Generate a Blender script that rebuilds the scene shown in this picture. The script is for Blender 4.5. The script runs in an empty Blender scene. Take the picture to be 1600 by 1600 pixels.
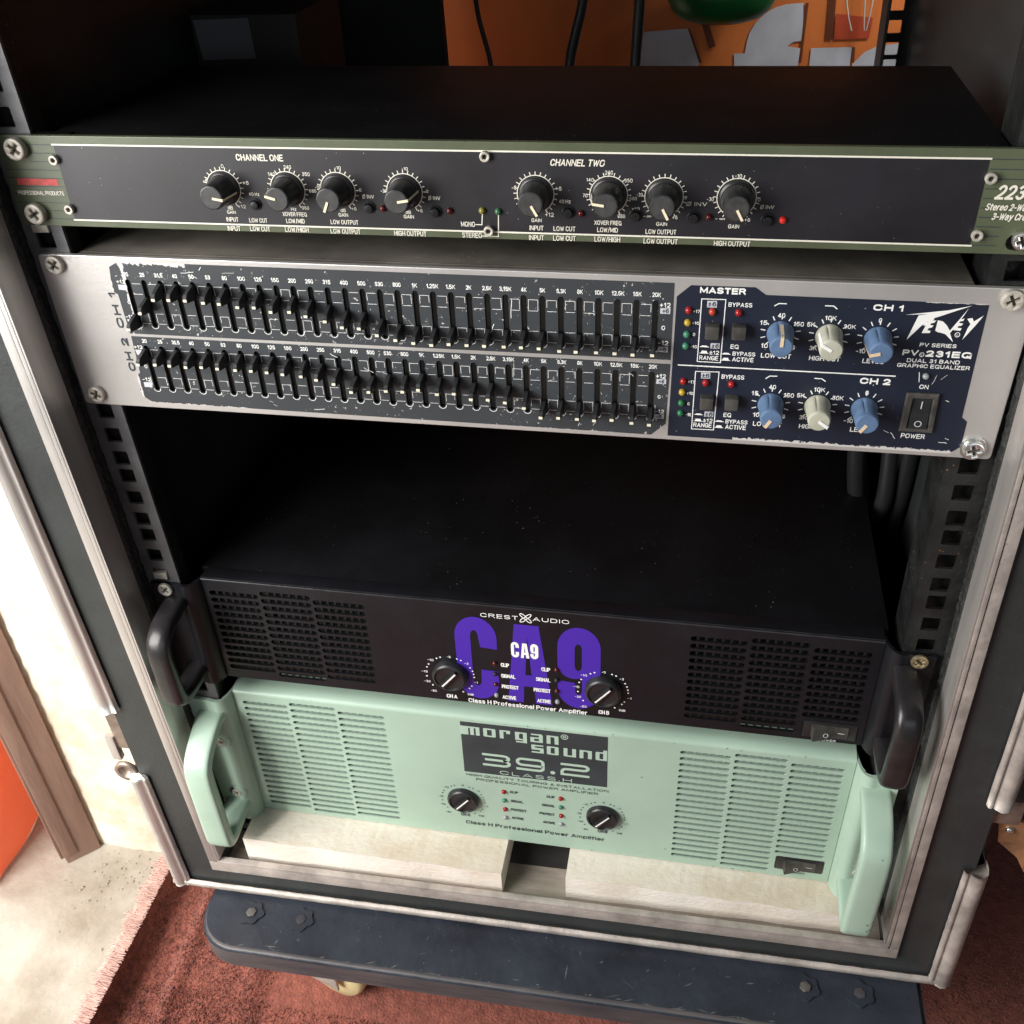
import bpy, bmesh, math, random
from mathutils import Vector, Matrix
random.seed(7)
S = 0.001                      # everything below is written in millimetres
sc = bpy.context.scene
C = sc.collection
PI = math.pi
# ------------------------------------------------------------------ camera
cam = bpy.data.cameras.new('camera'); camo = bpy.data.objects.new('camera', cam); C.objects.link(camo)
cam.sensor_width = 36; cam.lens = 36 * 1558.0 / 1600; cam.clip_start = 0.02; cam.clip_end = 50
RX = Vector((0.982993, 0.179668, -0.038006)); RD = Vector((0.075412, -0.583622, -0.808516)); RF = Vector((-0.167446, 0.791899, -0.587246))      # right, down, forward
camo.matrix_world = Matrix(((RX.x, -RD.x, -RF.x, 0.095684), (RX.y, -RD.y, -RF.y, -0.440761), (RX.z, -RD.z, -RF.z, 0.273165), (0, 0, 0, 1)))
sc.camera = camo
# ------------------------------------------------------------------ light
w = bpy.data.worlds.new('World'); sc.world = w; w.use_nodes = True
w.node_tree.nodes['Background'].inputs['Color'].default_value = (0.82, 0.9, 1.0, 1)
w.node_tree.nodes['Background'].inputs['Strength'].default_value = 0.045
def area(name, loc, target, size, power, col, size_y=None):
    l = bpy.data.lights.new(name, 'AREA'); l.energy = power; l.color = col; l.size = size
    if size_y: l.shape = 'RECTANGLE'; l.size_y = size_y
    o = bpy.data.objects.new(name, l); C.objects.link(o); o.location = loc
    o.rotation_euler = (Vector(target) - Vector(loc)).to_track_quat('-Z', 'Y').to_euler()
    return o
area('doorway_daylight', (-0.76, -0.66, 0.30), (-0.1, 0, -0.22), 0.62, 25.5, (1.0, 0.98, 0.955), 0.9)
area('room_daylight', (0.5, -2.1, 0.5), (0, 0, -0.2), 1.4, 4.6, (0.84, 0.92, 1.0), 0.9)
bl = bpy.data.lights.new('banner_fill_spot', 'SPOT'); bl.energy = 4.6; bl.color = (1.0, .97, .95); bl.spot_size = math.radians(50); bl.spot_blend = 1; bl.shadow_soft_size = .04  # unseen spot put in to light the right side of the banner
blo = bpy.data.objects.new('banner_fill_spot', bl); C.objects.link(blo); blo.location = (0.36, 0.56, 0.33); blo.rotation_euler = (Vector((.19, .7, .04)) - blo.location).to_track_quat('-Z', 'Y').to_euler()
area('sheet_backlight', (-0.85, 0.15, -0.15), (-0.5, 0.1, -0.4), 0.4, 4.0, (1.0, 0.97, 0.92))  # unseen lamp added behind the orange sheet to make it glow
sl = bpy.data.lights.new('wall_fill_spot', 'SPOT'); sl.energy = 23; sl.color = (1.0, 0.96, 0.88); sl.spot_size = math.radians(36); sl.spot_blend = .75; sl.shadow_soft_size = .06  # extra spot added to brighten the wall and threshold
slo = bpy.data.objects.new('wall_fill_spot', sl); C.objects.link(slo); slo.location = (-0.68, -0.98, 0.30); slo.rotation_euler = (Vector((-.46, .03, -.36)) - slo.location).to_track_quat('-Z', 'Y').to_euler()
sc.view_settings.view_transform = 'Standard'; sc.view_settings.look = 'None'
sc.view_settings.exposure = 0.0; sc.view_settings.gamma = 1
sc.render.engine = 'CYCLES'

# ------------------------------------------------------------------ materials
def mat(name, col, rough=.5, metal=0., var=0., vscale=40., bump=0., bscale=200., spec=.5, col2=None, dust=0., dustcol=(.5, .47, .42), coat=0., stretch=None, alpha=None):
    m = bpy.data.materials.new(name); m.use_nodes = True; nt = m.node_tree; b = nt.nodes['Principled BSDF']
    b.inputs['Roughness'].default_value = rough; b.inputs['Metallic'].default_value = metal
    b.inputs['Specular IOR Level'].default_value = spec; b.inputs['Coat Weight'].default_value = coat
    b.inputs['Base Color'].default_value = (*col, 1)
    if not (var or bump or dust or col2): return m
    tc = nt.nodes.new('ShaderNodeTexCoord'); mp = nt.nodes.new('ShaderNodeMapping'); nt.links.new(tc.outputs['Object'], mp.inputs[0])
    if stretch: mp.inputs['Scale'].default_value = stretch
    out = None
    if var or col2:
        n = nt.nodes.new('ShaderNodeTexNoise'); n.inputs['Scale'].default_value = vscale; n.inputs['Detail'].default_value = 9; n.inputs['Roughness'].default_value = .62
        nt.links.new(mp.outputs[0], n.inputs['Vector'])
        r = nt.nodes.new('ShaderNodeValToRGB'); r.color_ramp.elements[0].position = .33; r.color_ramp.elements[1].position = .68
        c2 = col2 if col2 else tuple(min(1, c * (1 + var)) for c in col); c1 = col if col2 else tuple(c * (1 - var) for c in col)
        r.color_ramp.elements[0].color = (*c1, 1); r.color_ramp.elements[1].color = (*c2, 1)
        nt.links.new(n.outputs['Fac'], r.inputs[0]); out = r.outputs[0]
        rr = nt.nodes.new('ShaderNodeMapRange'); rr.inputs['To Min'].default_value = max(0, rough - .08); rr.inputs['To Max'].default_value = min(1, rough + .1)
        nt.links.new(n.outputs['Fac'], rr.inputs[0]); nt.links.new(rr.outputs[0], b.inputs['Roughness'])
    if dust:
        v = nt.nodes.new('ShaderNodeTexVoronoi'); v.inputs['Scale'].default_value = 260; nt.links.new(tc.outputs['Object'], v.inputs['Vector'])
        n2 = nt.nodes.new('ShaderNodeTexNoise'); n2.inputs['Scale'].default_value = 23; n2.inputs['Detail'].default_value = 6; nt.links.new(tc.outputs['Object'], n2.inputs['Vector'])
        lt = nt.nodes.new('ShaderNodeMath'); lt.operation = 'LESS_THAN'; nt.links.new(v.outputs['Distance'], lt.inputs[0])
        mr = nt.nodes.new('ShaderNodeMapRange'); mr.inputs['From Min'].default_value = .45; mr.inputs['From Max'].default_value = .75; mr.inputs['To Min'].default_value = 0.02; mr.inputs['To Max'].default_value = .02 + .3 * dust
        nt.links.new(n2.outputs['Fac'], mr.inputs[0]); nt.links.new(mr.outputs[0], lt.inputs[1])
        mx = nt.nodes.new('ShaderNodeMix'); mx.data_type = 'RGBA'; nt.links.new(lt.outputs[0], mx.inputs[0])
        if out: nt.links.new(out, mx.inputs[6])
        else: mx.inputs[6].default_value = (*col, 1)
        mx.inputs[7].default_value = (*dustcol, 1); out = mx.outputs[2]
    if out: nt.links.new(out, b.inputs['Base Color'])
    if bump:
        n3 = nt.nodes.new('ShaderNodeTexNoise'); n3.inputs['Scale'].default_value = bscale; n3.inputs['Detail'].default_value = 6; nt.links.new(mp.outputs[0], n3.inputs['Vector'])
        bp = nt.nodes.new('ShaderNodeBump'); bp.inputs['Strength'].default_value = bump; bp.inputs['Distance'].default_value = .002
        nt.links.new(n3.outputs['Fac'], bp.inputs['Height']); nt.links.new(bp.outputs[0], b.inputs['Normal'])
    return m

def chipped(name, col, metal_col, edges, rough=.45, amount=1.0):
    """screen-printed field whose ink has flaked off in specks, and along the listed edges ((axis, position mm, reach mm, from, to))"""
    m = bpy.data.materials.new(name); m.use_nodes = True; nt = m.node_tree; b = nt.nodes['Principled BSDF']
    tc = nt.nodes.new('ShaderNodeTexCoord'); sep = nt.nodes.new('ShaderNodeSeparateXYZ'); nt.links.new(tc.outputs['Object'], sep.inputs[0])
    def M(op, a, b_=None, clamp=False):
        n = nt.nodes.new('ShaderNodeMath'); n.operation = op; n.use_clamp = clamp
        for i, v in enumerate((a, b_)):
            if v is None: continue
            if isinstance(v, (int, float)): n.inputs[i].default_value = v
            else: nt.links.new(v, n.inputs[i])
        return n.outputs[0]
    def noise(s, d=6, r=.6):
        n = nt.nodes.new('ShaderNodeTexNoise'); n.inputs['Scale'].default_value = s; n.inputs['Detail'].default_value = d; n.inputs['Roughness'].default_value = r
        nt.links.new(tc.outputs['Object'], n.inputs['Vector']); return n.outputs['Fac']
    fine = noise(620, 3, .7); mid = noise(330, 5, .7); big = noise(26, 4)
    chip = M('MULTIPLY', M('GREATER_THAN', M('ADD', M('MULTIPLY', fine, .55), M('MULTIPLY', mid, .45)), amount), M('GREATER_THAN', big, .47))
    for ax, pos, reach, lo, hi in edges:
        co = sep.outputs['X' if ax == 'x' else 'Z']; ot = sep.outputs['Z' if ax == 'x' else 'X']
        d = M('ABSOLUTE', M('SUBTRACT', co, pos * S))
        e = M('SUBTRACT', 1.0, M('DIVIDE', d, reach * S), True)
        rng = M('MULTIPLY', M('GREATER_THAN', ot, lo * S), M('LESS_THAN', ot, hi * S))
        k = M('GREATER_THAN', M('ADD', M('MULTIPLY', e, .55), M('MULTIPLY', mid, .9)), .78)
        chip = M('MAXIMUM', chip, M('MULTIPLY', k, rng))
    tone = nt.nodes.new('ShaderNodeMix'); tone.data_type = 'RGBA'; nt.links.new(big, tone.inputs[0])
    tone.inputs[6].default_value = (*[c * .75 for c in col], 1); tone.inputs[7].default_value = (*[c * 1.3 for c in col], 1)
    mx = nt.nodes.new('ShaderNodeMix'); mx.data_type = 'RGBA'; nt.links.new(chip, mx.inputs[0]); nt.links.new(tone.outputs[2], mx.inputs[6]); mx.inputs[7].default_value = (*metal_col, 1)
    nt.links.new(mx.outputs[2], b.inputs['Base Color']); b.inputs['Roughness'].default_value = rough
    bp = nt.nodes.new('ShaderNodeBump'); bp.inputs['Strength'].default_value = .15; bp.inputs['Distance'].default_value = .0006
    nt.links.new(chip, bp.inputs['Height']); bp.invert = True; nt.links.new(bp.outputs[0], b.inputs['Normal'])
    return m

SILVER = (.60, .575, .55)
M_ = dict(
 olive=mat('olive_paint', (.085, .10, .058), .38, var=.12, vscale=30, bump=.05, bscale=400),
 xblack=mat('gloss_black_panel', (.008, .007, .010), .45, spec=.65, var=.5, vscale=18, dust=.12),
 cream=mat('cream_ink', (.75, .72, .62), .5), white=mat('white_ink', (.85, .85, .82), .5), dim=mat('dark_ink', (.03, .04, .045), .5),
 redband=mat('faded_red_ink', (.42, .05, .045), .5, var=.3, vscale=300),
 covblack=mat('black_steel_cover', (.004, .004, .005), .5, spec=.2, var=.6, vscale=9, dust=.2, bump=.08, bscale=700),
 covgrime=mat('grimy_grey_cover', (.085, .078, .065), .5, var=.45, vscale=28, dust=.3, col2=(.17, .155, .13), bump=.1),
 silver=mat('worn_silver_panel', SILVER, .36, .55, var=.07, vscale=14, bump=.05, bscale=900, dust=.05, dustcol=(.12, .1, .08)),
 slate=chipped('slate_ink', (.036, .041, .046), SILVER, [('z', 86, 4.0, -206, -160), ('z', 2.6, 2.4, -206, -140), ('z', 2.0, 1.4, -140, 60), ('x', -204, 1.5, -5, 90), ('x', -195.5, 2.2, 48, 84)], amount=.618),
 navy=chipped('navy_ink', (.010, .014, .028), SILVER, [('z', 2.2, 3.6, 118, 224), ('z', 80.6, 1.0, 196, 224)], amount=.66),
 knobblack=mat('black_plastic', (.018, .018, .019), .32, var=.3, vscale=60, bump=.03), greyface=mat('worn_grey_knob_face', (.045, .044, .043), .42, var=.25, vscale=300),
 blue=mat('blue_plastic', (.105, .175, .30), .42, var=.15, vscale=120), ivory=mat('ivory_plastic', (.46, .46, .37), .42, var=.12, vscale=120),
 tan=mat('cream_pointer', (.72, .55, .36), .5), pointer=mat('ivory_pointer', (.80, .72, .50), .45),
 red=mat('red_lens', (.32, .012, .014), .12, var=.1), redlit=mat('bright_red_lens', (.7, .03, .02), .15), orange_l=mat('orange_red_lens', (.42, .05, .02), .15),
 yellow=mat('yellow_lens', (.45, .30, .03), .15), green=mat('green_lens', (.05, .20, .12), .15), greend=mat('deep_green_lens', (.02, .14, .05), .15), clear=mat('clear_grey_lens', (.30, .31, .32), .12),
 steel=mat('zinc_screw', (.48, .45, .39), .48, .35, var=.25, vscale=260, bump=.15, bscale=700), brass=mat('yellowed_zinc', (.52, .43, .27), .32, .85, var=.2, vscale=300),
 nickel=mat('bright_nickel', (.75, .75, .73), .22, .9), recess=mat('screw_recess', (.05, .04, .03), .6),
 fader=mat('fader_cap_plastic', (.022, .023, .025), .38, var=.3, vscale=200), fmark=mat('fader_mark', (.72, .68, .52), .5), slotdark=mat('slot_inside', (.012, .011, .010), .6),
 crest=mat('satin_black_steel', (.006, .0065, .009), .42, spec=.4, var=.25, vscale=30, bump=.05, bscale=900),
 crestrub=mat('black_rubber_handle', (.020, .018, .019), .30, var=.35, vscale=50), purple=mat('purple_ink', (.060, .020, .36), .4),
 mint=mat('mint_green_paint', (.37, .50, .40), .36, var=.08, vscale=12, dust=.05, dustcol=(.14, .13, .10), bump=.04, bscale=600), mintlet=mat('mint_lettering', (.42, .55, .45), .45), darkplate=mat('slate_printed_plate', (.035, .045, .05), .42, var=.15, vscale=40), thin_ink=mat('thin_grey_ink', (.12, .15, .13), .5),
 mesh=mat('perforated_sheet', (.011, .011, .011), .5, spec=.3), mintmesh=mat('grey_green_perforated_sheet', (.25, .32, .27), .5),
 laminate=mat('black_laminate', (.030, .034, .034), .42, var=.22, vscale=22, bump=.12, bscale=500, dust=.1), inner=mat('inner_case_wall', (.028, .026, .026), .42, var=.5, vscale=14, bump=.15, bscale=120),
 foam=mat('rough_black_edge', (.02, .021, .02), .6, bump=1.0, bscale=420, var=.5, vscale=300),
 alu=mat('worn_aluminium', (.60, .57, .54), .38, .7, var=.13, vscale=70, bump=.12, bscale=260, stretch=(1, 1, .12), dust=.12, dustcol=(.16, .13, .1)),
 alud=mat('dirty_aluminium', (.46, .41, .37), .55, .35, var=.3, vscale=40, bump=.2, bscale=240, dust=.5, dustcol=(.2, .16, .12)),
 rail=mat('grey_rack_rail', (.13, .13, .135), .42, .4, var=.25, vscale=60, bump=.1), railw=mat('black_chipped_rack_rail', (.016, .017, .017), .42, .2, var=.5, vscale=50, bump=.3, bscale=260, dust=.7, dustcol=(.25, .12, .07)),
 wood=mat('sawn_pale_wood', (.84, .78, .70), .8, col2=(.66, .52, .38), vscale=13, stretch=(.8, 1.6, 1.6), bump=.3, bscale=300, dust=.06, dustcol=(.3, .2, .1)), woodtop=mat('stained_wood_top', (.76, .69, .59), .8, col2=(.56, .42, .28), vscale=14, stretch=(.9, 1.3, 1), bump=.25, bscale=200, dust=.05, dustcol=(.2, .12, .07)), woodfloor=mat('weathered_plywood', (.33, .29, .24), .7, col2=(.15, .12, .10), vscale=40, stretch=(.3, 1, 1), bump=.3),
 board=mat('scuffed_blue_black_board', (.026, .031, .043), .40, var=.35, vscale=16, bump=.25, bscale=130, dust=.3, dustcol=(.28, .27, .25)), latchdull=mat('dull_bolt_end', (.14, .13, .12), .55, .3, var=.3, vscale=300), boardedge=mat('worn_board_edge', (.10, .09, .09), .5, col2=(.035, .035, .042), vscale=40, stretch=(.25, 1, 1), bump=.35),
 caster=mat('cream_castor', (.78, .68, .36), .4), concrete=mat('dusty_concrete', (.52, .48, .41), .85, col2=(.33, .28, .22), vscale=16, bump=.7, bscale=90, dust=.4, dustcol=(.2, .16, .12)),
 wall=mat('chalky_cream_plaster', (.88, .84, .72), .9, col2=(.62, .49, .34), vscale=16, bump=.8, bscale=60), post=mat('bleached_brown_timber', (.40, .26, .20), .7, col2=(.24, .14, .11), vscale=40, stretch=(1, 1, .12), bump=.3),
 orangeplastic=mat('orange_plastic', (.82, .26, .15), .4, var=.08, vscale=6), banner=mat('orange_banner', (.62, .17, .035), .55, var=.12, vscale=10), bgrey=mat('banner_grey', (.52, .53, .57), .55, var=.12, vscale=30), bshade=mat('banner_brown', (.14, .035, .012), .55), bred=mat('banner_red', (.42, .06, .02), .5),
 bgreen=mat('dark_green_enamel', (.008, .10, .025), .3), cable=mat('black_cable', (.016, .016, .017), .4), paper=mat('grey_paper', (.10, .10, .11), .7), card=mat('dark_cardboard', (.02, .016, .013), .7), wirew=mat('pale_wire', (.5, .5, .46), .5),
 wallback=mat('dark_room_wall', (.02, .02, .02), .8), latch=mat('tarnished_latch_plate', (.28, .22, .18), .42, .6, var=.35, vscale=70), latchb=mat('rusty_bronze_latch', (.45, .25, .13), .45, .5, var=.4, vscale=60), bezel=mat('dusty_grey_bezel', (.06, .057, .05), .5, var=.5, vscale=90),
)
# carpet: reddish pile
def carpet_mat():
    m = mat('rust_red_pile', (.36, .105, .068), .9, col2=(.20, .050, .032), vscale=130, bump=1.0, bscale=420); m.node_tree.nodes['Principled BSDF'].inputs['Sheen Weight'].default_value = .35; return m
nt_ = M_['orangeplastic'].node_tree; tr_ = nt_.nodes.new('ShaderNodeBsdfTranslucent'); tr_.inputs['Color'].default_value = (.95, .42, .27, 1); ms_ = nt_.nodes.new('ShaderNodeMixShader'); ms_.inputs[0].default_value = .5
nt_.links.new(nt_.nodes['Principled BSDF'].outputs[0], ms_.inputs[1]); nt_.links.new(tr_.outputs[0], ms_.inputs[2]); nt_.links.new(ms_.outputs[0], nt_.nodes['Material Output'].inputs[0])
cr_ = [n for n in M_['wood'].node_tree.nodes if n.type == 'VALTORGB'][0].color_ramp; cr_.elements[0].position = .5; cr_.elements[1].position = .78
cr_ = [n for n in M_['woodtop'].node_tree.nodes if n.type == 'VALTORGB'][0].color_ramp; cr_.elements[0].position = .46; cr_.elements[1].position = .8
M_['reddark'] = mat('dull_red_lens', (.07, .006, .006), .15); M_['yellowdull'] = mat('dull_yellow_lens', (.20, .18, .03), .15); M_['greendull'] = mat('dull_green_lens', (.03, .12, .055), .15)
M_['carpet'] = carpet_mat(); M_['bezelscuff'] = mat('pale_scuff', (.12, .12, .12), .6)
M_['crestedge'] = mat('highlight_black_edge', (.03, .03, .033), .3, .2, var=.3, vscale=90)  # lighter and glossier than the face, put in for the top edge highlight
M_['fringe'] = mat('pink_fringe_yarn', (.66, .42, .36), .8, var=.2, vscale=60)

# ------------------------------------------------------------------ helpers
def base(o):
    p = o
    off = Vector((0, 0, 0))
    while p is not None:
        if p.parent is None: return off + Vector(p.get('_org', (0, 0, 0)))
        p = p.parent
def link(name, me, m, parent=None, label=None):
    o = bpy.data.objects.new(name, me); C.objects.link(o)
    if m is not None and not me.materials: me.materials.append(m)
    if parent is not None: o.parent = parent
    if label: o['label'] = label
    return o
ORG = {}
def thing(name, label, cat, loc=(0, 0, 0), group=None, rot=None):
    o = bpy.data.objects.new(name, None); C.objects.link(o); o.location = [c * S for c in loc]; o.empty_display_size = .02
    o['label'] = label; o['category'] = cat
    if group: o['group'] = group
    if rot: o.rotation_euler = rot
    ORG[o.name] = Vector(loc)
    return o
def org(parent):
    if parent is None: return Vector((0, 0, 0))
    while parent.parent is not None: parent = parent.parent
    return ORG.get(parent.name, Vector((0, 0, 0)))
def mk(name, verts, faces, m, parent=None, smooth=False, mats=None, fm=None, label=None):
    """verts in mm, absolute in the thing's own unrotated frame"""
    g = org(parent)
    me = bpy.data.meshes.new(name); me.from_pydata([((v[0] - g.x) * S, (v[1] - g.y) * S, (v[2] - g.z) * S) for v in verts], [], faces)
    if mats:
        for k in mats: me.materials.append(k)
        if fm: me.polygons.foreach_set('material_index', fm)
    if smooth: me.polygons.foreach_set('use_smooth', [True] * len(me.polygons))
    me.update(); return link(name, me, m, parent, label)
def bevel(o, wdt, seg=2, ang=40):
    bm = bmesh.new(); bm.from_mesh(o.data)
    es = [e for e in bm.edges if len(e.link_faces) == 2 and e.calc_face_angle(0) > math.radians(ang)]
    bmesh.ops.bevel(bm, geom=es, offset=wdt * S, segments=seg, affect='EDGES', profile=.6, clamp_overlap=True)
    bm.to_mesh(o.data); bm.free(); o.data.polygons.foreach_set('use_smooth', [True] * len(o.data.polygons)); o.data.update()
    try: o.data.set_sharp_from_angle(angle=math.radians(50))
    except Exception: pass
    return o
BF = [(0, 1, 3, 2), (4, 6, 7, 5), (0, 4, 5, 1), (2, 3, 7, 6), (0, 2, 6, 4), (1, 5, 7, 3)]
def box(name, x0, x1, y0, y1, z0, z1, m, parent=None, bev=0, label=None):
    v = [(x, y, z) for x in (x0, x1) for y in (y0, y1) for z in (z0, z1)]
    o = mk(name, v, BF, m, parent, label=label)
    return bevel(o, bev) if bev else o
class MB:
    def __init__(s): s.v = []; s.f = []; s.m = []; s.g = []
    def add(s, v, f, mi=0):
        k = len(s.v); v = list(v); f = list(f); s.g.append((k, k + len(v), len(s.f), len(s.f) + len(f), mi)); s.v += list(v); s.f += [tuple(i + k for i in q) for q in f]; s.m += [mi] * len(f)
    def box(s, x0, x1, y0, y1, z0, z1, mi=0): s.add([(x, y, z) for x in (x0, x1) for y in (y0, y1) for z in (z0, z1)], BF, mi)
    def quad(s, a, b, c, d, mi=0): s.add([a, b, c, d], [(0, 1, 2, 3)], mi)
    def ribbon(s, pts, wd, y, mi=0, closed=False):
        """flat stroke of width wd in the panel plane (x,z)"""
        P = [Vector(p) for p in pts]; n = len(P)
        if not closed and wd > .25: P[0] += (P[0] - P[1]).normalized() * wd * .42; P[-1] += (P[-1] - P[-2]).normalized() * wd * .42
        L = []; Rr = []
        for i in range(n):
            a = P[i - 1] if (i > 0 or closed) else None; b_ = P[(i + 1) % n] if (i < n - 1 or closed) else None
            d1 = (P[i] - a).normalized() if a is not None else None; d2 = (b_ - P[i]).normalized() if b_ is not None else None
            if d1 is None: d1 = d2
            if d2 is None: d2 = d1
            n1 = Vector((-d1.y, d1.x)); n2 = Vector((-d2.y, d2.x)); nn = (n1 + n2)
            nn = nn.normalized() if nn.length > 1e-6 else n1
            k = 1 / max(.5, nn.dot(n1)); L.append(P[i] + nn * wd / 2 * k); Rr.append(P[i] - nn * wd / 2 * k)
        v = [(p.x, y, p.y) for p in L] + [(p.x, y, p.y) for p in Rr]
        f = [(i, (i + 1) % n, n + (i + 1) % n, n + i) for i in range(n if closed else n - 1)]
        s.add(v, [q[::-1] for q in f], mi)
    def disc(s, x, z, r, y, n=16, mi=0): s.add([(x + r * math.cos(2 * PI * i / n), y, z + r * math.sin(2 * PI * i / n)) for i in range(n)], [tuple(range(n))], mi)
    def build(s, name, m, parent=None, smooth=False, mats=None, label=None): return mk(name, s.v, s.f, m, parent, smooth, mats, s.m if mats else None, label)
def curve_mesh(cu):
    o = bpy.data.objects.new('tmp', cu); C.objects.link(o); bpy.context.view_layer.update()
    dg = bpy.context.evaluated_depsgraph_get(); me = o.evaluated_get(dg).to_mesh()
    v = [tuple(p.co) for p in me.vertices]; f = [tuple(p.vertices) for p in me.polygons]
    o.evaluated_get(dg).to_mesh_clear(); bpy.data.objects.remove(o); bpy.data.curves.remove(cu)
    return v, f
def shape(outers, holes, t=0., bev=0.):
    """filled outline(s) with holes; returns verts (x, y, z) with thickness t centred on y=0"""
    cu = bpy.data.curves.new('tmpc', 'CURVE'); cu.dimensions = '2D'; cu.fill_mode = 'BOTH'; cu.extrude = max(0, t / 2 - bev); cu.bevel_depth = bev; cu.bevel_resolution = 1
    if bev: cu.offset = -bev
    for pl in list(outers) + list(holes):
        sp = cu.splines.new('POLY'); sp.points.add(len(pl) - 1)
        for p, q in zip(sp.points, pl): p.co = (q[0], q[1], 0, 1)
        sp.use_cyclic_u = True
    if t == 0: cu.fill_mode = 'FRONT' if False else 'BOTH'
    v, f = curve_mesh(cu)
    return [(a, -c, b) for a, b, c in v], f
def plate(name, outers, holes, y0, y1, m, parent, bev=0., label=None, smooth=False):
    v, f = shape(outers, holes, abs(y1 - y0), bev); yc = (y0 + y1) / 2
    return mk(name, [(a, b + yc, c) for a, b, c in v], f, m, parent, smooth, label=label)
def stad(x0, x1, z0, z1, n=5):
    """stadium outline, vertical or horizontal"""
    out = []
    if (z1 - z0) >= (x1 - x0):
        r = (x1 - x0) / 2; cx = (x0 + x1) / 2
        for i in range(n + 1): a = PI * i / n; out.append((cx + r * math.cos(a), z1 - r + r * math.sin(a)))
        for i in range(n + 1): a = PI + PI * i / n; out.append((cx + r * math.cos(a), z0 + r + r * math.sin(a)))
    else:
        r = (z1 - z0) / 2; cz = (z0 + z1) / 2
        for i in range(n + 1): a = -PI / 2 + PI * i / n; out.append((x1 - r + r * math.cos(a), cz + r * math.sin(a)))
        for i in range(n + 1): a = PI / 2 + PI * i / n; out.append((x0 + r + r * math.cos(a), cz + r * math.sin(a)))
    return out
def rrect(x0, x1, z0, z1, r, n=4):
    out = []
    for cx, cz, a0 in ((x1 - r, z1 - r, 0), (x0 + r, z1 - r, PI / 2), (x0 + r, z0 + r, PI), (x1 - r, z0 + r, 3 * PI / 2)):
        for i in range(n + 1): a = a0 + PI / 2 * i / n; out.append((cx + r * math.cos(a), cz + r * math.sin(a)))
    return out
def circ(x, z, r, n=24): return [(x + r * math.cos(2 * PI * i / n), z + r * math.sin(2 * PI * i / n)) for i in range(n)]
def lathe_v(x, z, prof, n=32, y0=0, rf=None):
    """prof: list of (radius, distance towards the viewer); axis along -y"""
    v = []; f = []
    for r, d in prof:
        for i in range(n):
            a = 2 * PI * i / n; k = rf(a, d) if rf else 1
            v.append((x + r * k * math.cos(a), y0 - d, z + r * k * math.sin(a)))
    for j in range(len(prof) - 1):
        for i in range(n): f.append((j * n + i, j * n + (i + 1) % n, (j + 1) * n + (i + 1) % n, (j + 1) * n + i))
    f.append(tuple((len(prof) - 1) * n + i for i in range(n)))
    return v, f
def lathe(name, x, z, prof, m, parent, y0=0, n=32, rf=None, smooth=True, label=None):
    v, f = lathe_v(x, z, prof, n, y0, rf); o = mk(name, v, f, m, parent, smooth, label=label)
    try: o.data.set_sharp_from_angle(angle=math.radians(38))
    except Exception: pass
    return o
def sweep(name, path, hw, ht, m, parent, expo=4., n=16, closed_ends=True, roundtube=False, label=None):
    """rounded-section bar along path [(x,y,z)]; hw = half width along x, ht = half thickness in the plane"""
    P = [Vector(p) for p in path]; v = []; f = []
    for i, p in enumerate(P):
        t = (P[min(i + 1, len(P) - 1)] - P[max(i - 1, 0)]).normalized(); bx = Vector((1, 0, 0)) if abs(t.x) < .9 else Vector((0, 0, 1)); nn = t.cross(bx).normalized(); bx = nn.cross(t)
        for k in range(n):
            a = 2 * PI * k / n; c, s_ = math.cos(a), math.sin(a)
            u = math.copysign(abs(c) ** (2 / expo), c); w2 = math.copysign(abs(s_) ** (2 / expo), s_)
            v.append(tuple(p + bx * hw * u + nn * ht * w2))
    for i in range(len(P) - 1):
        for k in range(n): f.append((i * n + k, i * n + (k + 1) % n, (i + 1) * n + (k + 1) % n, (i + 1) * n + k))
    if closed_ends: f += [tuple(range(n))[::-1], tuple((len(P) - 1) * n + k for k in range(n))]
    o = mk(name, v, f, m, parent, True, label=label)
    bm = bmesh.new(); bm.from_mesh(o.data); bmesh.ops.recalc_face_normals(bm, faces=bm.faces); bm.to_mesh(o.data); bm.free()
    return o
def smoothpath(pts, it=3):
    P = [Vector(p) for p in pts]
    for _ in range(it):
        Q = [P[0]]
        for a, b_ in zip(P, P[1:]): Q += [a * .75 + b_ * .25, a * .25 + b_ * .75]
        P = Q + [P[-1]]
    return [tuple(p) for p in P]
_tc = {}
def glyphs(s, bold):
    k = (s, bold)
    if k not in _tc:
        cu = bpy.data.curves.new('tmpt', 'FONT'); cu.body = s; cu.size = 10; cu.offset = bold; cu.resolution_u = 3; cu.fill_mode = 'FRONT'
        v, f = curve_mesh(cu)
        xs = [p[0] for p in v]; zs = [p[1] for p in v]
        _tc[k] = (v, f, min(xs), max(xs), min(zs), max(zs))
    return _tc[k]
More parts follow.
